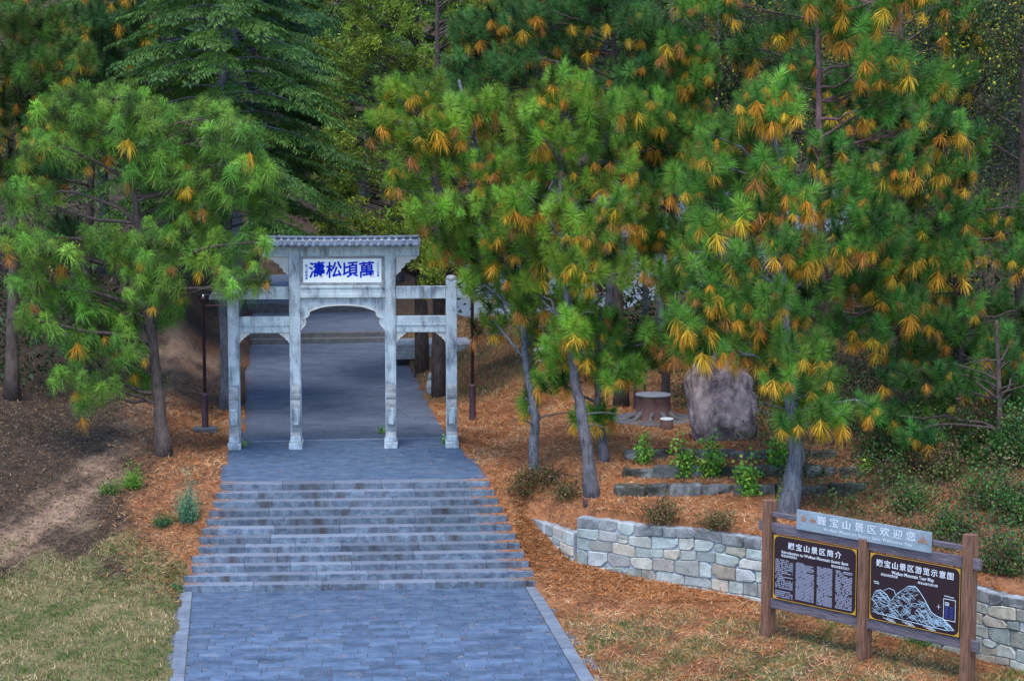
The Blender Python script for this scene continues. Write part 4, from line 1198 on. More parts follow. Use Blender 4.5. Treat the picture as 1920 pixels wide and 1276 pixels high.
C2 = [(1600, 30, 70, 36), (1540, -20, 60, 36), (1650, 110, 60, 45), (1590, 130, 40, 30), (1660, 190, 55, 40), (1745, 140, 45, 36), (1750, 230, 60, 42), (1560, 275, 50, 36), (1690, 290, 55, 40), (1620, 330, 55, 40), (1560, 370, 50, 36), (1650, 400, 60, 40), (1590, 440, 50, 40), (1680, 470, 55, 40), (1610, 520, 55, 36), (1690, 555, 60, 36), (1540, 540, 40, 36), (1640, 610, 50, 36), (1700, -30, 60, 40), (1570, 600, 36, 30)]
pine('pine_tree', 'tall pine with thin reddish upper trunk at right of picture', px_trunk([(1555, 800), (1548, 600), (1540, 420), (1536, 230), (1534, 60), (1530, -60)], 64, 0.17, 0.06), px_blobs(C2, 63, 9, spread=1.0), T_STAR, ((0.045, 0.17, 0.035), (0.12, 0.24, 0.03)), 0.6, 109, scale=(0.65, 1.3), dmin=0.37, barkm=bark('reddish_bark', (0.06, 0.03, 0.03), (0.17, 0.09, 0.085)))
C3 = [(1830, 260, 45, 45), (1790, 310, 45, 36), (1855, 400, 40, 42), (1790, 390, 45, 36), (1745, 420, 40, 36), (1800, 470, 55, 36), (1870, 560, 40, 32), (1750, 520, 40, 32), (1770, 610, 50, 36), (1800, 655, 36, 28), (1710, 650, 50, 32), (1820, 570, 40, 30), (1850, 640, 36, 30), (1740, 760, 55, 26), (1790, 770, 40, 26), (1850, 790, 40, 30), (1900, 470, 40, 40), (1950, 400, 60, 60), (1960, 600, 60, 60)]
pine('pine_tree', 'dark pine at the right edge above the shrubs', px_trunk([(1795, 900), (1800, 760), (1805, 600), (1810, 420), (1815, 250)], 65, 0.17, 0.05), px_blobs(C3, 64.5, 10, spread=1.0), T_STAR, ((0.04, 0.155, 0.03), (0.10, 0.2, 0.025)), 0.58, 110, barkm=DARKBARK, scale=(0.65, 1.2), dmin=0.37)

rf_ = np.random.default_rng(77)
def fill(x0, x1, y0, y1, n, D, seed):
    return px_blobs([(rf_.uniform(x0, x1), rf_.uniform(y0, y1), rf_.uniform(34, 55), rf_.uniform(26, 38)) for _ in range(n)], D, seed, spread=1.6)
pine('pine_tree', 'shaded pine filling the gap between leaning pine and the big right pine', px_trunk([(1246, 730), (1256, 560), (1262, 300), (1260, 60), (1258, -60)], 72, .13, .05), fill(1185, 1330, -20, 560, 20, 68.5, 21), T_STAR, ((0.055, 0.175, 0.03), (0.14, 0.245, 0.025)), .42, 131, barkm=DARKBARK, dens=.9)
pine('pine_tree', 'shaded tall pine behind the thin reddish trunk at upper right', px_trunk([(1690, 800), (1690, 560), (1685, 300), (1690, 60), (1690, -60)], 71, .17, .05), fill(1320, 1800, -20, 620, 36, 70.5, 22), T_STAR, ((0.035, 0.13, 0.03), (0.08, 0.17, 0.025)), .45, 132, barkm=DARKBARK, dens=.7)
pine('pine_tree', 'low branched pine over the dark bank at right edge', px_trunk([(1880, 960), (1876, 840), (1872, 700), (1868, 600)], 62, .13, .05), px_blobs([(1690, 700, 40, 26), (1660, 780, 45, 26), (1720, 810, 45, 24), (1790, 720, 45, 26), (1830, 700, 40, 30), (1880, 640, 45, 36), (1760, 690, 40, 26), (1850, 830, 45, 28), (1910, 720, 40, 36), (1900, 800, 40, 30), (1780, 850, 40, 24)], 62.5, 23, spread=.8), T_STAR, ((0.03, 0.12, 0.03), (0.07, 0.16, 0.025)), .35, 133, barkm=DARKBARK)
# ------------------------------------------------------------------ conifers with layered sprays (cedar and cypress)
def frond(r, L=1.3, n=21, hang=0.5):
    """flat drooping spray: side shoots with small leaf blades; lies along +x"""
    B, D, LL = [], [], []
    for i in range(n):
        t = (i + .5) / n
        x = L * t
        z = -hang * t * t * 0.5
        for s in (-1, 1):
            sl_ = 0.42 * L * (1 - t) ** 0.8 * r.uniform(.7, 1.1) + 0.06
            k = max(2, int(sl_ / 0.10))
            for j in range(k):
                q = (j + r.random()) / k
                B.append((x + 0.5 * sl_ * q, s * sl_ * q * .85, z - 0.22 * q * sl_ + r.normal() * .012))
                D.append((0.55 + r.normal() * .25, s * (0.6 + r.normal() * .25), -0.55 + r.normal() * .35)); LL.append(0.17 * r.uniform(.7, 1.3))
    B = np.array(B); D = unit(np.array(D)); LL = np.array(LL)
    m = len(B)
    side = unit(np.cross(D, np.array([0, 0, 1.0]) + 0.5 * r.normal(size=(m, 3)))) * 0.019
    V = np.stack([B, B + D * (LL * .5)[:, None] + side, B + D * LL[:, None], B + D * (LL * .5)[:, None] - side], 1).reshape(-1, 3)
    o = np.arange(m)[:, None] * 4
    T = np.concatenate([o + np.array([[0, 1, 2]]), o + np.array([[0, 2, 3]])], 1).reshape(-1, 3)
    return V, T
def plume(r, n=68, L=0.6):
    """rounded plume of short scale-leaf sprays"""
    s = r.random(n); ph = r.random(n) * 6.283
    an = np.radians(15 + 85 * r.random(n))
    d = np.stack([np.sin(an) * np.cos(ph), np.sin(an) * np.sin(ph), np.cos(an)], 1)
    base = d * (L * 0.55 * s)[:, None]
    d2 = unit(d + 0.45 * r.normal(size=(n, 3)))
    side = unit(np.cross(d2, r.normal(size=(n, 3)))) * 0.03
    l = (0.17 * r.uniform(.6, 1.4, n))[:, None]
    V = np.stack([base, base + d2 * l * .6 + side, base + d2 * l, base + d2 * l * .6 - side], 1).reshape(-1, 3)
    o = np.arange(n)[:, None] * 4
    T = np.concatenate([o + np.array([[0, 1, 2]]), o + np.array([[0, 2, 3]])], 1).reshape(-1, 3)
    return V, T
T_FROND = [frond(trng) for _ in range(4)]
T_PLUME = [plume(trng) for _ in range(5)]
def cedar(name, label, base, H, z0, Rad, col, seed, barkm, group=None, nb=84):
    r = np.random.default_rng(seed); random.seed(seed)
    base = np.array(base, float)
    root = empty(name, base, 0, label, 'tree', group)
    wood = MB()
    k = 14
    tz_ = np.linspace(-0.4, H, k)
    wood.tube([(0.05 * math.sin(z), 0.05 * math.cos(z * .7), z) for z in tz_], [0.3 * (1 - z / (H * 1.05)) ** .8 + .02 if z > 0 else 0.36 for z in tz_], 10, wob=0.05)
    P, AX, YY, SC = [], [], [], []
    for i in range(nb):
        t = (i + r.random()) / nb
        z = z0 + (H - z0) * t
        L = Rad * (1 - t) ** 0.7 * r.uniform(.75, 1.1) + 0.5
        q = i * 2.399 + r.normal() * .3
        d = np.array([math.cos(q), math.sin(q), 0])
        e = np.array([0, 0, z]) + d * L + np.array([0, 0, -0.22 * L + 0.1])
        br = bez(np.array([0, 0, z]), np.array([0, 0, z + 0.12 * L]) + d * L * .55, e, 6)
        wood.tube(br, np.linspace(0.05, 0.012, 6), 4, cap=False)
        m = int(3 + L * 2.7)
        for j in range(m):
            u = 0.22 + 0.8 * (j + r.random()) / m
            p = br[0] * (1 - u) ** 2 + 2 * u * (1 - u) * (np.array([0, 0, z + 0.12 * L]) + d * L * .55) + u * u * e
            yaw = q + r.choice([-1, 1]) * r.uniform(0.1, 0.9)
            P.append(p); AX.append((math.cos(yaw), math.sin(yaw), -0.18 + r.normal() * .1)); SC.append(r.uniform(.8, 1.3))
    P, AX, SC = np.array(P), unit(np.array(AX)), np.array(SC)
    # frames with x along the branch and z near up
    x = AX; y = unit(np.cross(np.array([0, 0, 1.0]), x)); z = np.cross(x, y)
    M = np.stack([x, y, z], 2) * SC[:, None, None]
    lv = Leaves()
    pick = r.integers(0, len(T_FROND), len(P))
    for kx, (TV, TT) in enumerate(T_FROND):
        idx = np.where(pick == kx)[0]
        V = np.einsum('nij,vj->nvi', M[idx], TV) + P[idx][:, None, :]
        nv = len(TV)
        c = np.array(col[0])[None] + (np.array(col[1]) - np.array(col[0]))[None] * r.random((len(idx), 1))
        c = c * (1 + .15 * r.normal(size=(len(idx), 1)))
        pn = np.repeat(1 + .15 * r.normal(size=(len(idx), nv // 4)), 4, axis=1)
        lv.V.append(V.reshape(-1, 3)); lv.C.append(np.clip(c[:, None] * pn[:, :, None], .003, .8).reshape(-1, 3))
        lv.T.append((TT[None] + (lv.n + np.arange(len(idx)) * nv)[:, None, None]).reshape(-1, 3)); lv.n += nv * len(idx)
    wood.build('trunk', barkm, root, True)
    lv.build('crown', LEAF, root, (0, 0, 0))
    return root
def cypress(name, label, base, H, z0, Rad, col, seed, barkm, n=1500, group=None, lean=0.0):
    r = np.random.default_rng(seed); random.seed(seed)
    base = np.array(base, float)
    root = empty(name, base, 0, label, 'tree', group)
    wood = MB()
    tz_ = np.linspace(-0.4, H * .95, 12)
    wood.tube([(0, 0, z) for z in tz_], [0.28 * (1 - max(z, 0) / H) + .03 for z in tz_], 10, wob=.08)
    P, AX = [], []
    nl = 150
    for i in range(nl):
        t = r.random() ** 1.45
        z = z0 + (H - z0) * t
        q = r.uniform(0, 6.283)
        R0 = Rad * (1 - t) ** 0.45 * (0.8 + 0.25 * math.sin(3 * q + 5 * t))
        c = np.array([math.cos(q) * R0 * r.uniform(.5, 1) + lean * min(1, (z - z0) / 2 + .8), math.sin(q) * R0 * r.uniform(.5, 1), z])
        b_ = bez(np.array([0, 0, max(0.5, z - 1.2)]), np.array([c[0] * .5, c[1] * .5, z - .5]), c, 5)
        wood.tube(b_, np.linspace(.05, .012, 5), 4, cap=False)
        m = int(n / nl)
        for j in range(m):
            d = r.normal(size=3); d /= np.linalg.norm(d)
            P.append(c + d * np.array([.62, .62, .5]) * r.uniform(.4, 1)); AX.append(unit(d + np.array([0.4 * math.cos(q), .4 * math.sin(q), -0.1])))
    P, AX = np.array(P), np.array(AX)
    lv = Leaves()
    k = r.random((len(P), 1))
    lv.scatter(T_PLUME, P, AX, r.uniform(.6, 1.0, len(P)), np.array(col[0])[None] * (1 - k) + np.array(col[1])[None] * k, r, .16, .18)
    wood.build('trunk', barkm, root, True)
    lv.build('crown', LEAF, root, (0, 0, 0))
    return root
def on_ground(px, D, dx=0):
    """point on the terrain below picture column px at depth D"""
    p = atd(px, 600, D)
    return (p[0], p[1], gz(p[0], p[1]))
CED = ((0.032, 0.095, 0.012), (0.08, 0.155, 0.018))
CEDB = ((0.025, 0.10, 0.035), (0.045, 0.14, 0.04))
c1 = cedar('cedar_tree', 'layered green cedar whose grey trunk stands behind the left gate column', on_ground(425, 77), 19, 6.0, 4.6, CED, 201, GREYBARK)
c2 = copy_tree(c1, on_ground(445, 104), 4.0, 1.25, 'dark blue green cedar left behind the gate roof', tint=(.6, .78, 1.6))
copy_tree(c1, on_ground(280, 92), 2.1, 1.1, 'green cedar rising above the drooping left pine')
cy = cypress('cypress_tree', 'yellow green cypress with dark trunk above the gate roof', on_ground(790, 87), 19, 5.0, 3.7, ((0.12, 0.18, 0.018), (0.20, 0.26, 0.026)), 203, DARKBARK, 1300, lean=-1.9)
copy_tree(cy, on_ground(700, 134), .4, 1.5, 'farther yellow green cypress left of the dark trunked one')
copy_tree(cy, on_ground(822, 80), 3.5, 0.9, 'cypress whose straight trunk shows behind the right side of the gate')
# trunks seen in the gap right of the gate: tall pines whose crowns are high up
gp = []
for (ax_, ay_, az_, rx_) in ((0, 0, 13.5, 1.8), (1.5, .5, 11.5, 1.4), (-1.4, .3, 12, 1.4), (.2, -1.2, 10.2, 1.3), (-.6, 1.2, 9.2, 1.2), (0.3, 0.2, 15.2, 1.4)): gp.append(((ax_, ay_, az_), (rx_, rx_, 1.0)))
tb_ = on_ground(1135, 84)
hp_ = pine('pine_tree', 'slim pine trunk before the white wall among orange needles', [(tb_[0], tb_[1], tb_[2], .17), (tb_[0] + .25, tb_[1], tb_[2] + 4, .15), (tb_[0] - .1, tb_[1], tb_[2] + 10, .11), (tb_[0] + .05, tb_[1], tb_[2] + 15.5, .05)],
           [((c[0] + tb_[0], c[1] + tb_[1], c[2] + tb_[2]), r_) for c, r_ in gp], T_HALF, G_BACK, 0.3, 120, barkm=GREYBARK, dmin=0.5)
for i, (px, D, sc, rz, lb) in enumerate((        (1245, 80, .8, 3.0, 'grey pine trunk standing clear before the white wall'), (1212, 88, .75, 4.1, 'thin dark trunk beside the clear grey trunk'), (1375, 86, 1.0, 5.0, 'slender trunk above and behind the boulder'), (1040, 82, .95, 5.6, 'trunk behind the leaning pine near the direction sign'))):
    copy_tree(hp_, on_ground(px, D), rz, sc, lb)
# dark forest further up the hill
for i, (px, D, sc, lb) in enumerate(((200, 106, 1.0, 'shaded cedar deep behind the upper left pines'), (478, 113, 1.2, 'dark cedar crown deep behind the blue green cedar'), (745, 114, 1.2, 'dark cedar deep behind the yellow green cypress'), (960, 112, 1.1, 'dark cedar glimpsed high behind the slim pine nearest the gate'),
        (1200, 110, 1.1, 'dark cedar top deep behind the tall pine right of centre'), (1460, 112, 1.15, 'dark cedar deep behind the big right pine'), (1740, 112, 1.15, 'dark cedar high behind the reddish trunked pine'), (1880, 120, 1.2, 'dark cedar high behind the upper right leafy trees'), (-190, 98, 1.1, 'dark cedar cut off by the left edge of the picture'), (2080, 92, 1.05, 'dark cedar cut off by the right edge of the picture'))):
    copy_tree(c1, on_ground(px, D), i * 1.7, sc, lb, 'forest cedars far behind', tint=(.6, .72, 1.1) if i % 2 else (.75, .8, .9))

# ------------------------------------------------------------------ broadleaf trees, shrubs and plants
def leaf_tmpl(r, n, spread, size, flat=0.5, aspect=0.55):
    p = r.normal(size=(n, 3)) * spread * 0.5
    d = unit(r.normal(size=(n, 3)) + np.array([0, 0, -.2]))
    nrm = unit(np.array([0, 0, 1.0]) * flat + r.normal(size=(n, 3)) * (1 - flat))
    s = unit(np.cross(d, nrm)) * (size * aspect * .5) * r.uniform(.7, 1.2, (n, 1))
    l = size * r.uniform(.7, 1.2, (n, 1))
    V = np.stack([p, p + d * l * .45 + s, p + d * l, p + d * l * .45 - s], 1).reshape(-1, 3)
    o = np.arange(n)[:, None] * 4
    T = np.concatenate([o + np.array([[0, 1, 2]]), o + np.array([[0, 2, 3]])], 1).reshape(-1, 3)
    return V, T
T_BROAD = [leaf_tmpl(trng, 40, 0.9, 0.13) for _ in range(5)]
T_SHRUB = [leaf_tmpl(trng, 34, 0.36, 0.10) for _ in range(5)]
T_PLANT = [leaf_tmpl(trng, 9, 0.16, 0.12, .7, .8) for _ in range(5)]
def broadleaf(name, label, base, H, Rad, cols, weights, seed, n=420, group=None, z0=0.3):
    r = np.random.default_rng(seed); random.seed(seed)
    root = empty(name, base, 0, label, 'tree', group)
    wood = MB(); P = []
    wood.tube([(0, 0, -.4), (.1, 0, H * .3), (-.1, .1, H * .6), (0, 0, H * .95)], [.16, .12, .08, .02], 8, wob=.08)
    nl = 26
    for i in range(nl):
        z = H * r.uniform(z0, 1.0); q = r.uniform(0, 6.283); L = Rad * r.uniform(.4, 1.0) * (1 - 0.45 * abs(z / H - .55))
        c = np.array([math.cos(q) * L, math.sin(q) * L, z])
        s_ = np.array([0, 0, max(.8, z - L * .8)])
        b_ = bez(s_, (s_ + c) / 2 + r.normal(size=3) * .3, c, 6)
        wood.tube(b_, np.linspace(.05, .01, 6), 5, cap=False)
        for j in range(n // nl):
            e = b_[r.integers(2, 6)] + r.normal(size=3) * .6
            if j % 3 == 0: wood.tube(bez(b_[3], (b_[3] + e) / 2 + r.normal(size=3) * .15, e, 4), [.014, .011, .008, .005], 3, cap=False)
            P.append(e)
    P = np.array(P); lv = Leaves()
    c = np.array(cols)[r.choice(len(cols), len(P), p=weights)]
    lv.scatter(T_BROAD, P, r.normal(size=P.shape), r.uniform(.7, 1.1, len(P)), c, r, .15, .25, 4)
    wood.build('trunk', DARKBARK, root, True)
    lv.build('crown', LEAF, root, (0, 0, 0))
    return root
bl = broadleaf('broadleaf_tree', 'dark leafy tree with yellow leaves in upper right corner', on_ground(1790, 74), 16, 3.6, ((0.03, 0.05, 0.012), (0.05, 0.07, 0.012), (0.42, 0.36, 0.02)), (.55, .37, .08), 301)
for px, D, sc, rz, lb in ((1910, 70, 1.0, 1.4, 'dark leafy tree cut by the right edge of the picture'), (1340, 84, 1.05, 2.2, 'dark tree with scattered yellow leaves behind the big right pine'), (1610, 80, 1.0, 3.6, 'dark leafy tree behind the thin reddish pine trunk'), (1480, 90, 1.1, 4.9, 'leafy tree in deep shade behind the boulder'), (70, 86, 1.0, 0.7, 'dark leafy tree behind the upper left corner pine')):
    copy_tree(bl, on_ground(px, D), rz, sc, lb)
def shrub(name, label, base, rx, ry, rz, cols, weights, seed, n=60, group=None, tm=None, cat='shrub', sc=(.7, 1.15)):
    r = np.random.default_rng(seed); random.seed(seed)
    root = empty(name, base, 0, label, cat, group)
    wood = MB(); P = []
    for i in range(n):
        d = r.normal(size=3); d /= np.linalg.norm(d)
        lump = 1 + .35 * math.sin(2.3 * math.atan2(d[1], d[0]) + seed) + .3 * math.sin(4.1 * d[2] + 5 * d[0] + seed * 1.7)
        e = np.array([d[0] * rx, d[1] * ry, rz + d[2] * rz]) * r.uniform(.45, 1.15, 3) * lump
        e[2] = max(e[2], .06)
        P.append(e)
        if i % 2 == 0: wood.tube(bez(np.array([r.normal() * .05 * rx, r.normal() * .05, -.05]), np.array([e[0] * .3, e[1] * .3, e[2] * .7]), e, 4), [.012, .01, .008, .004], 3, cap=False)
    P = np.array(P); lv = Leaves()
    c = np.array(cols)[r.choice(len(cols), len(P), p=weights)]
    lv.scatter(tm or T_SHRUB, P, r.normal(size=P.shape) * .5 + np.array([0, 0, 1.0]), r.uniform(*sc, len(P)), c, r, .15, .2, 4)
    wood.build('stems', DARKBARK, root)
    lv.build('foliage', LEAF, root, (0, 0, 0))
    return root
def at_px(px, py, z): return hit(px, py)
BR = ((0.10, 0.27, 0.03), (0.17, 0.33, 0.04), (0.30, 0.33, 0.03))
k = 0
for px, py, z, wpx, hpx, lb in ((1206, 868, .9, 17, 45, 'small light green plant at left end of topmost terrace edge'), (1283, 895, .5, 26, 62, 'bushy light green plant over the middle terrace edge'), (1335, 895, .5, 22, 78, 'tall light green plant directly before the boulder'), (1398, 912, .4, 22, 50, 'light green plant right of the boulder above the lowest terrace'),
        (1407, 930, .1, 17, 30, 'small light green plant at foot of the lowest terrace edge'), (1455, 880, .7, 22, 72, 'green leafy plant beside the thick grey trunk'), (1620, 888, .7, 18, 22, 'yellow green sprig on the terrace right of the thick trunk'), (1470, 948, -.1, 16, 34, 'yellow leaved vine at foot of the thick trunk')):
    k += 1
    b = at_px(px, py, z); D = 61.5
    yl = 'yellow' in lb
    shrub('leafy_plant', lb, b, wpx * D / F * .8, wpx * D / F * .5, hpx * D / F / 2, BR, (.2, .3, .5) if yl else (.5, .45, .05), 400 + k, int(14 + wpx * hpx / 22), 'light green plants on the terraces', T_PLANT, 'plant', (.75, 1.15))
shrub('shrub', 'rounded blue green shrub beside the left edge of the steps', at_px(352, 978, -.9), .26, .24, .42, ((0.08, 0.2, 0.10), (0.13, 0.28, 0.15)), (.5, .5), 420, 120, sc=(.4, .65))
shrub('shrub', 'dark flat green shrub below the blue green one', at_px(308, 985, -1.0), .25, .2, .14, ((0.03, 0.10, 0.03), (0.05, 0.14, 0.04)), (.5, .5), 421, 40, sc=(.4, .6))
shrub('shrub', 'bright green shrub on the left bank beside the trail', at_px(250, 915, -.4), .22, .2, .24, ((0.08, 0.22, 0.02), (0.13, 0.27, 0.02)), (.5, .5), 422, 50, sc=(.4, .65))
shrub('shrub', 'small green shrub left of the bright green one', at_px(206, 925, -.5), .26, .2, .13, ((0.06, 0.16, 0.02), (0.1, 0.2, 0.02)), (.5, .5), 423, 35, sc=(.4, .6))
for i, (px, py, lb) in enumerate(((452, 838, 'tiny bright weed at foot of the left gate column'), (835, 832, 'small weed at foot of the right gate column'), (715, 812, 'tiny weed behind the inner right column foot'), (330, 1108, 'dark weed at left end of the lowest step'))):
    p = atz(px, py, -2.2 if py > 1000 else 0.0)
    if py > 1000: p = hit(px, py)
    shrub('weed', lb, (p[0], p[1], p[2] if py > 1000 else 0.0), .14, .12, .12, BR if py < 1000 else ((0.03, 0.12, 0.03),), (.4, .4, .2) if py < 1000 else (1,), 430 + i, 10, 'weeds by the stonework', T_PLANT, 'weed', (.5, .8))
DK = ((0.025, 0.085, 0.02), (0.05, 0.14, 0.02), (0.12, 0.15, 0.03), (0.10, 0.055, 0.03))
spots = [(1890, 1075, 14.9, -17.8, .9, .7, 'glossy green shrub above the wall at right edge'), (1795, 1010, 0, 0, .7, .5, 'green leafy shrub behind right end of the board'), (1700, 960, 0, 0, .6, .45, 'sparse shrub behind the pale plate of the board'), (1860, 950, 0, 0, 1.0, .7, 'dense dark shrub up the bank at right'), (1910, 870, 0, 0, 1.2, 1.0, 'large bluish shrub at the right edge'),
         (1760, 900, 0, 0, .9, .6, 'brownish shrub on the dark bank under the right pines'), (1680, 905, 0, 0, .6, .4, 'low brown green shrub right of the terraces'), (1830, 860, 0, 0, 1.0, .8, 'tangled green shrub beneath the dark edge pine'), (1740, 830, 0, 0, .9, .6, 'low green shrub mass left of the tangled shrub'), (1905, 980, 0, 0, .9, .8, 'tall leafy shrub just above the wall at right edge'), (1650, 855, 0, 0, .7, .45, 'dull shrub at far end of the terraces'), (1925, 760, 0, 0, 1.3, 1.2, 'dark blue green bush high at right edge')]
for i, (px, py, _, _, rr, hh, lb) in enumerate(spots):
    p = hit(px, py); z = p[2]
    wt = (.35, .35, .15, .15) if 'brown' not in lb else (.15, .2, .25, .4)
    shrub('shrub', lb, (p[0], p[1], z), rr * .7, rr * .6, hh * .75, DK, wt, 440 + i, int(70 * rr * (hh + .4)) + 20, 'shrubs on the right hand bank', None, 'shrub', (.7, 1.15))
for i, (px, py, lb) in enumerate(((1000, 905, 'dry green scrub beside foot of the slim pine'), (1040, 900, 'dark green scrub between the two pine trunks'), (990, 925, 'low scrub on the needle bank above the steps'), (1065, 930, 'brown scrub below the leaning pine'), (1240, 970, 'dry tuft above the pale wall'), (1345, 985, 'dark dry tuft above the middle of the wall'), (1745, 1208, 'green weed at foot of wall behind the board'))):
    p = hit(px, py); z = p[2]
    cc = ((0.05, 0.075, 0.02), (0.16, 0.11, 0.04), (0.15, 0.065, 0.03)) if i < 6 else ((0.05, 0.17, 0.02), (0.08, .2, .02), (.1, .2, .02))
    shrub('scrub', lb, (p[0], p[1], z), .5, .4, .17, cc, (.35, .35, .3), 460 + i, 46, 'scrub on the needle bank', None, 'scrub', (.6, .9))

# ------------------------------------------------------------------ white building behind the trees
w0 = on_ground(890, 98); w1 = on_ground(1640, 104)
L_ = math.hypot(w1[0] - w0[0], w1[1] - w0[1])
hs = empty('building', (w0[0], w0[1], 1.0), math.atan2(w1[1] - w0[1], w1[0] - w0[0]), 'long whitewashed building glimpsed between trunks right of the gate', 'building')
MB().box(0, L_, 0, 5, -0.8, 4.0).build('wall', BUILDW, hs)
MB().box(-.1, L_ + .1, -.08, -0.004, -0.8, .5).build('plinth', GATEDARK, hs)
rf = MB().prism([(-0.8, 3.9), (2.5, 5.6), (5.8, 3.9), (5.8, 4.05), (2.5, 5.8), (-0.8, 4.05)], -.5, L_ + .5, 'x').build('roof', TILE, hs)
for i in range(int(L_ / 0.35)): MB().tube([(i * .35, -.82, 4.06), (i * .35, 2.5, 5.8)], [.06, .06], 6).build('roof_tile', TILE, rf)
for i in range(5):
    x = 2.2 + i * 3.6
    wn = MB().box(x, x + 1.2, -.05, .05, 1.3, 2.7).build('window', PANEL, hs)
    MB().box(x - .08, x + 1.28, -.09, -.052, 1.2, 1.29).build('sill', GATEDARK, wn)
    for q in (0, .4, .8, 1.17): MB().box(x + q, x + q + .04, -.075, -.052, 1.3, 2.7).build('mullion', POSTWOOD, wn)
lp = on_ground(830, 92)
pl = MB().box(-2.2, 2.2, -1.2, 1.2, -.2, .45, .03).build('stone_platform', GATEDARK)
pl.location = lp
tag(pl, 'low dark stone platform behind right of the gate', 'platform')

# ------------------------------------------------------------------ ground cover: needles, grass
def scatter_pts(n, x0, x1, y0, y1, wfun, r):
    x = r.uniform(x0, x1, n); y = r.uniform(y0, y1, n)
    k = r.random(n) < wfun(x, y)
    return x[k], y[k]
def on_path(x, y):
    return (np.abs(x - mid_x(y)) < half_w(y) + 0.02) & (y > Y_BOT - .3) & (y < 60) | ((x > -5.1) & (x < 4.82) & (y <= Y_BOT - .0))
def cover(name, label, parts, mat):
    V = np.vstack([p[0] for p in parts]); C = np.vstack([p[1] for p in parts])
    o = tri_object(name, V, np.arange(len(V)).reshape(-1, 3), mat, C)
    return tag(o, label, kind='stuff')
def blades(x, y, z, L, tilt, wd, cols, r, lift=0.0):
    n = len(x)
    q = r.uniform(0, 6.283, n); t = np.radians(np.clip(tilt[0] + tilt[1] * r.normal(size=n), -10, 88))
    d = np.stack([np.cos(q) * np.cos(t), np.sin(q) * np.cos(t), np.sin(t)], 1)
    s = unit(np.cross(d, np.array([0, 0, 1.0]) + .3 * r.normal(size=(n, 3)))) * wd
    p = np.stack([x, y, z + lift], 1)
    l = (L * r.uniform(.5, 1.2, n))[:, None]
    V = np.stack([p - s, p + s, p + d * l], 1).reshape(-1, 3)
    c = np.array(cols)[r.integers(0, len(cols), n)] * (1 + .2 * r.normal(size=(n, 1)))
    return V, np.repeat(np.clip(c, .01, .8), 3, axis=0)
r = np.random.default_rng(55)
NC = ((0.46, 0.185, 0.065), (0.40, 0.135, 0.042), (0.26, 0.09, 0.035), (0.54, 0.32, 0.17), (0.44, 0.17, 0.055))
parts = []
x, y = scatter_pts(260000, -7.5, 15, -22, 9, lambda x, y: np.clip(zones(x, y)[0] * 1.0, 0, 1) * ~on_path(x, y), r)
pt = .8 * wob(x, y, .7, 8) + .6 * wob(x, y, 2.2, 14) + .35 * r.normal(size=len(x))
for a, b, cc in ((-9, -.35, ((0.16, 0.065, 0.03), (0.24, 0.09, 0.035), (0.12, 0.06, 0.035))), (-.35, .55, NC), (.55, 9, (NC[0], NC[3], (0.52, 0.36, 0.2), (0.36, 0.22, 0.12)))):
    k = (pt > a) & (pt <= b)
    parts.append(blades(x[k], y[k], ground_z(x[k], y[k]), .24, (8, 12), .009, cc, r, .01))
# leaves and needles strewn on the shaded left bank
x, y = scatter_pts(44000, -15, -4, -12, 14, lambda x, y: np.full(x.shape, .55) * ~on_path(x, y), r)
parts.append(blades(x, y, ground_z(x, y), .14, (12, 14), .016, ((0.10, 0.06, 0.035), (0.17, 0.10, 0.055), (0.05, 0.035, 0.025), (0.24, 0.16, 0.09), (0.07, 0.06, 0.03)), r, .01))
# caught on the step ends
for kk in range(STEPN):
    n_ = 260
    t_ = np.abs(r.normal(size=n_)) * .35
    sgn_ = np.where(r.random(n_) < .7, 1, -1)
    x = sgn_ * (4.0 + .95 * kk / 11 - t_) - .12 * kk / 11
    y = Y_TOP - kk * TREAD - r.uniform(.02, TREAD - .05, n_) - SH * x
    parts.append(blades(x, y, np.full(n_, -kk * RISE + .012), .17, (4, 5), .007, NC, r))
# a thick drift against the foot of the wall and along the steps
x, y = scatter_pts(60000, 4.6, 11, -13.6, -7, lambda x, y: np.exp(-((wall_side(x, y) + .9) / .8) ** 2) * (wall_side(x, y) < -.25), r)
k = ~on_path(x, y); x, y = x[k], y[k]
parts.append(blades(x, y, ground_z(x, y), .24, (7, 10), .009, NC, r, .03))
# blown onto the edges of landing and path
x, y = scatter_pts(9000, -4.5, 4.6, -6.0, 26, lambda x, y: np.exp(-((half_w(y) - np.abs(x - mid_x(y))) / .16) ** 2), r)
parts.append(blades(x, y, np.full(len(x), .012), .2, (3, 3), .008, NC, r))
x, y = scatter_pts(2500, -4.5, 4.4, -30, 1, lambda x, y: np.where((y < Y_BOT) | (y > Y_TOP + .2), .3, 0), r)
parts.append(blades(x, y, np.where(y < Y_BOT, -2.19, .012), .16, (2, 2), .006, NC, r))
cover('fallen_needles', 'orange brown pine needles fallen over the banks and terraces', parts, LITTER)
GC = ((0.27, 0.20, 0.09), (0.14, 0.12, 0.045), (0.085, 0.13, 0.025), (0.46, 0.37, 0.20), (0.045, 0.09, 0.018))
parts = []
x, y = scatter_pts(330000, -15, 17, -27, -8.5, lambda x, y: np.clip(zones(x, y)[1] * (.55 + .6 * wob(x, y, 1.9, 9)) + .12 * (zones(x, y)[1] > .3), 0, 1) * ~on_path(x, y), r)
gsel = .7 * wob(x, y, .8, 12) + .7 * wob(x, y, 2.6, 2) + .25 * r.normal(size=len(x))
for a, b, cc in ((-9, -.25, GC[:1] + GC[3:4] + GC[:2]), (-.25, .2, GC[:3]), (.2, 9, (GC[2], GC[4], GC[4]))):
    k = (gsel > a) & (gsel <= b)
    parts.append(blades(x[k], y[k], ground_z(x[k], y[k]), .14, (36, 25), .0095, cc, r))
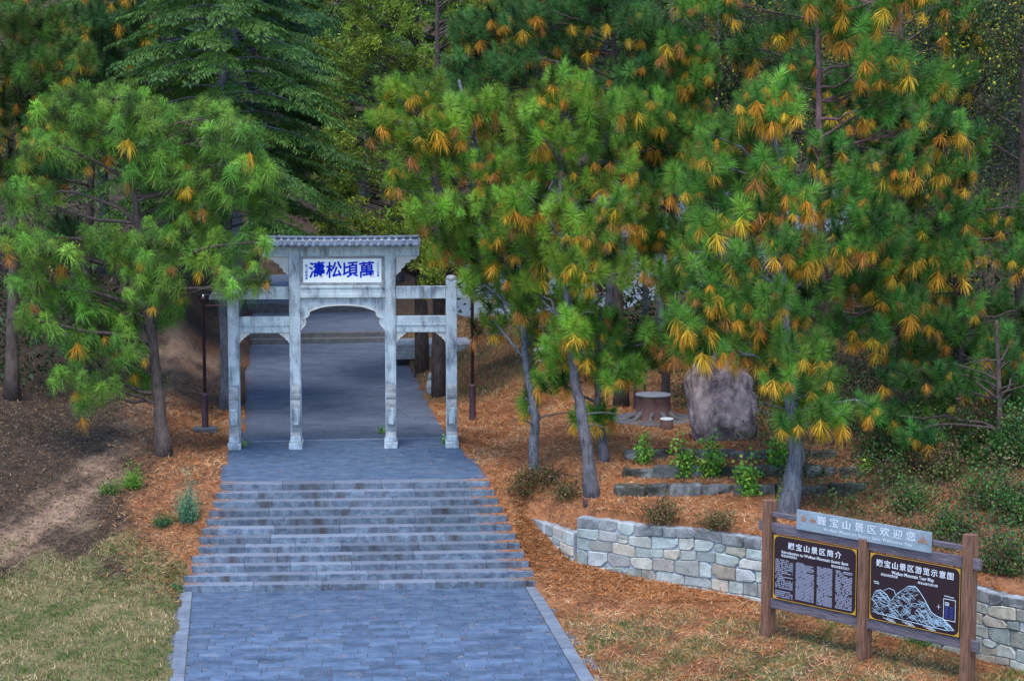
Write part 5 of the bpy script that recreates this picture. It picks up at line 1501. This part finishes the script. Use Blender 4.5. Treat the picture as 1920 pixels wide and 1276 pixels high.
# dry grass and green weeds on the banks
x, y = scatter_pts(26000, 3.9, 14, -10.5, 9, lambda x, y: np.clip(wob(x, y, .9, 6) * .9, 0, 1) * ~on_path(x, y), r)
parts.append(blades(x, y, ground_z(x, y), .2, (55, 20), .006, (GC[3], GC[0], GC[1]), r))
x, y = scatter_pts(22000, 3.6, 14, 8, 30, lambda x, y: np.full(x.shape, .8) * ~on_path(x, y), r)
parts.append(blades(x, y, ground_z(x, y), .22, (55, 20), .012, (GC[2], GC[1], GC[0], (.16, .09, .04)), r))
x, y = scatter_pts(26000, -14, -4, -11, 12, lambda x, y: np.clip(.25 + wob(x, y, .9, 6), 0, .8) * (1 - zones(x, y)[2]) * ~on_path(x, y), r)
parts.append(blades(x, y, ground_z(x, y), .16, (35, 25), .008, ((0.10, 0.07, 0.04), (0.06, 0.05, 0.02), (0.16, 0.1, 0.06)), r))
cover('grass', 'short dry and green grass on the lawns and banks', parts, LITTER)
# tangled brush on the dark bank above the right end of the wall
tmB = [leaf_tmpl(trng, 17, .55, .11) for _ in range(4)]
lv = Leaves()
x = r.uniform(11.5, 21, 3300); y = r.uniform(-21, 4, 3300)
k = (wall_side(x, y) > .5) & (r.random(len(x)) < sm(x + .35 * y, 7.4, 9.6)); x, y = x[k], y[k]
P = np.stack([x, y, ground_z(x, y) + np.clip(r.uniform(0, 1, len(x)) ** 2 * (.5 + .8 * np.clip(wob(x, y, 1.1, 13), 0, 1)), .03, 1.2)], 1)
bc = np.array(((0.03, 0.07, 0.018), (0.05, 0.11, 0.02), (0.11, 0.075, 0.035), (0.16, 0.10, 0.05), (0.09, 0.11, 0.03)))
lv.scatter(tmB, P, r.normal(size=P.shape), r.uniform(.6, 1.2, len(P)), bc[np.clip((wob(x, y, .7, 4) * 2 + r.normal(size=len(x)) * 1.2 + 2).astype(int), 0, 4)], r, .2, .25, 4)
bx, by = np.repeat(x, 6) + r.normal(size=len(x) * 6) * .3, np.repeat(y, 6) + r.normal(size=len(x) * 6) * .3
bv, bcol = blades(bx, by, ground_z(bx, by), .55, (50, 25), .006, ((0.10, 0.075, 0.05), (0.2, 0.15, 0.09), (0.05, 0.045, 0.03)), r)
lv.V.append(bv); lv.C.append(bcol); lv.T.append(np.arange(len(bv)).reshape(-1, 3) + lv.n); lv.n += len(bv)
tag(lv.build('brush', LEAF, None, (0, 0, 0)), 'tangled dry and green brush over the dark right bank', kind='stuff')
# undergrowth on the wooded hillside
tmU = [leaf_tmpl(trng, 15, 1.2, 0.24) for _ in range(4)]
lv = Leaves()
x = np.concatenate([r.uniform(-45, 60, 2600), r.uniform(8, 30, 900), r.uniform(-25, -8.5, 700)])
y = np.concatenate([r.uniform(26, 85, 2600), r.uniform(5, 27, 900), r.uniform(8, 27, 700)])
k = (np.abs(x - .5) > 5.5) | (y > 62); x, y = x[k], y[k]
P = np.stack([x, y, ground_z(x, y) + r.uniform(.1, 1.6, len(x))], 1)
lv.scatter(tmU, P, r.normal(size=P.shape), r.uniform(.6, 1.3, len(P)), np.array(((0.02, 0.045, 0.014), (0.035, 0.06, 0.015), (0.04, 0.035, 0.015)))[r.integers(0, 3, len(P))], r, .2, .25, 4)
o = lv.build('undergrowth', LEAF, None, (0, 0, 0))
tag(o, 'dark undergrowth covering the wooded hillside', kind='stuff')
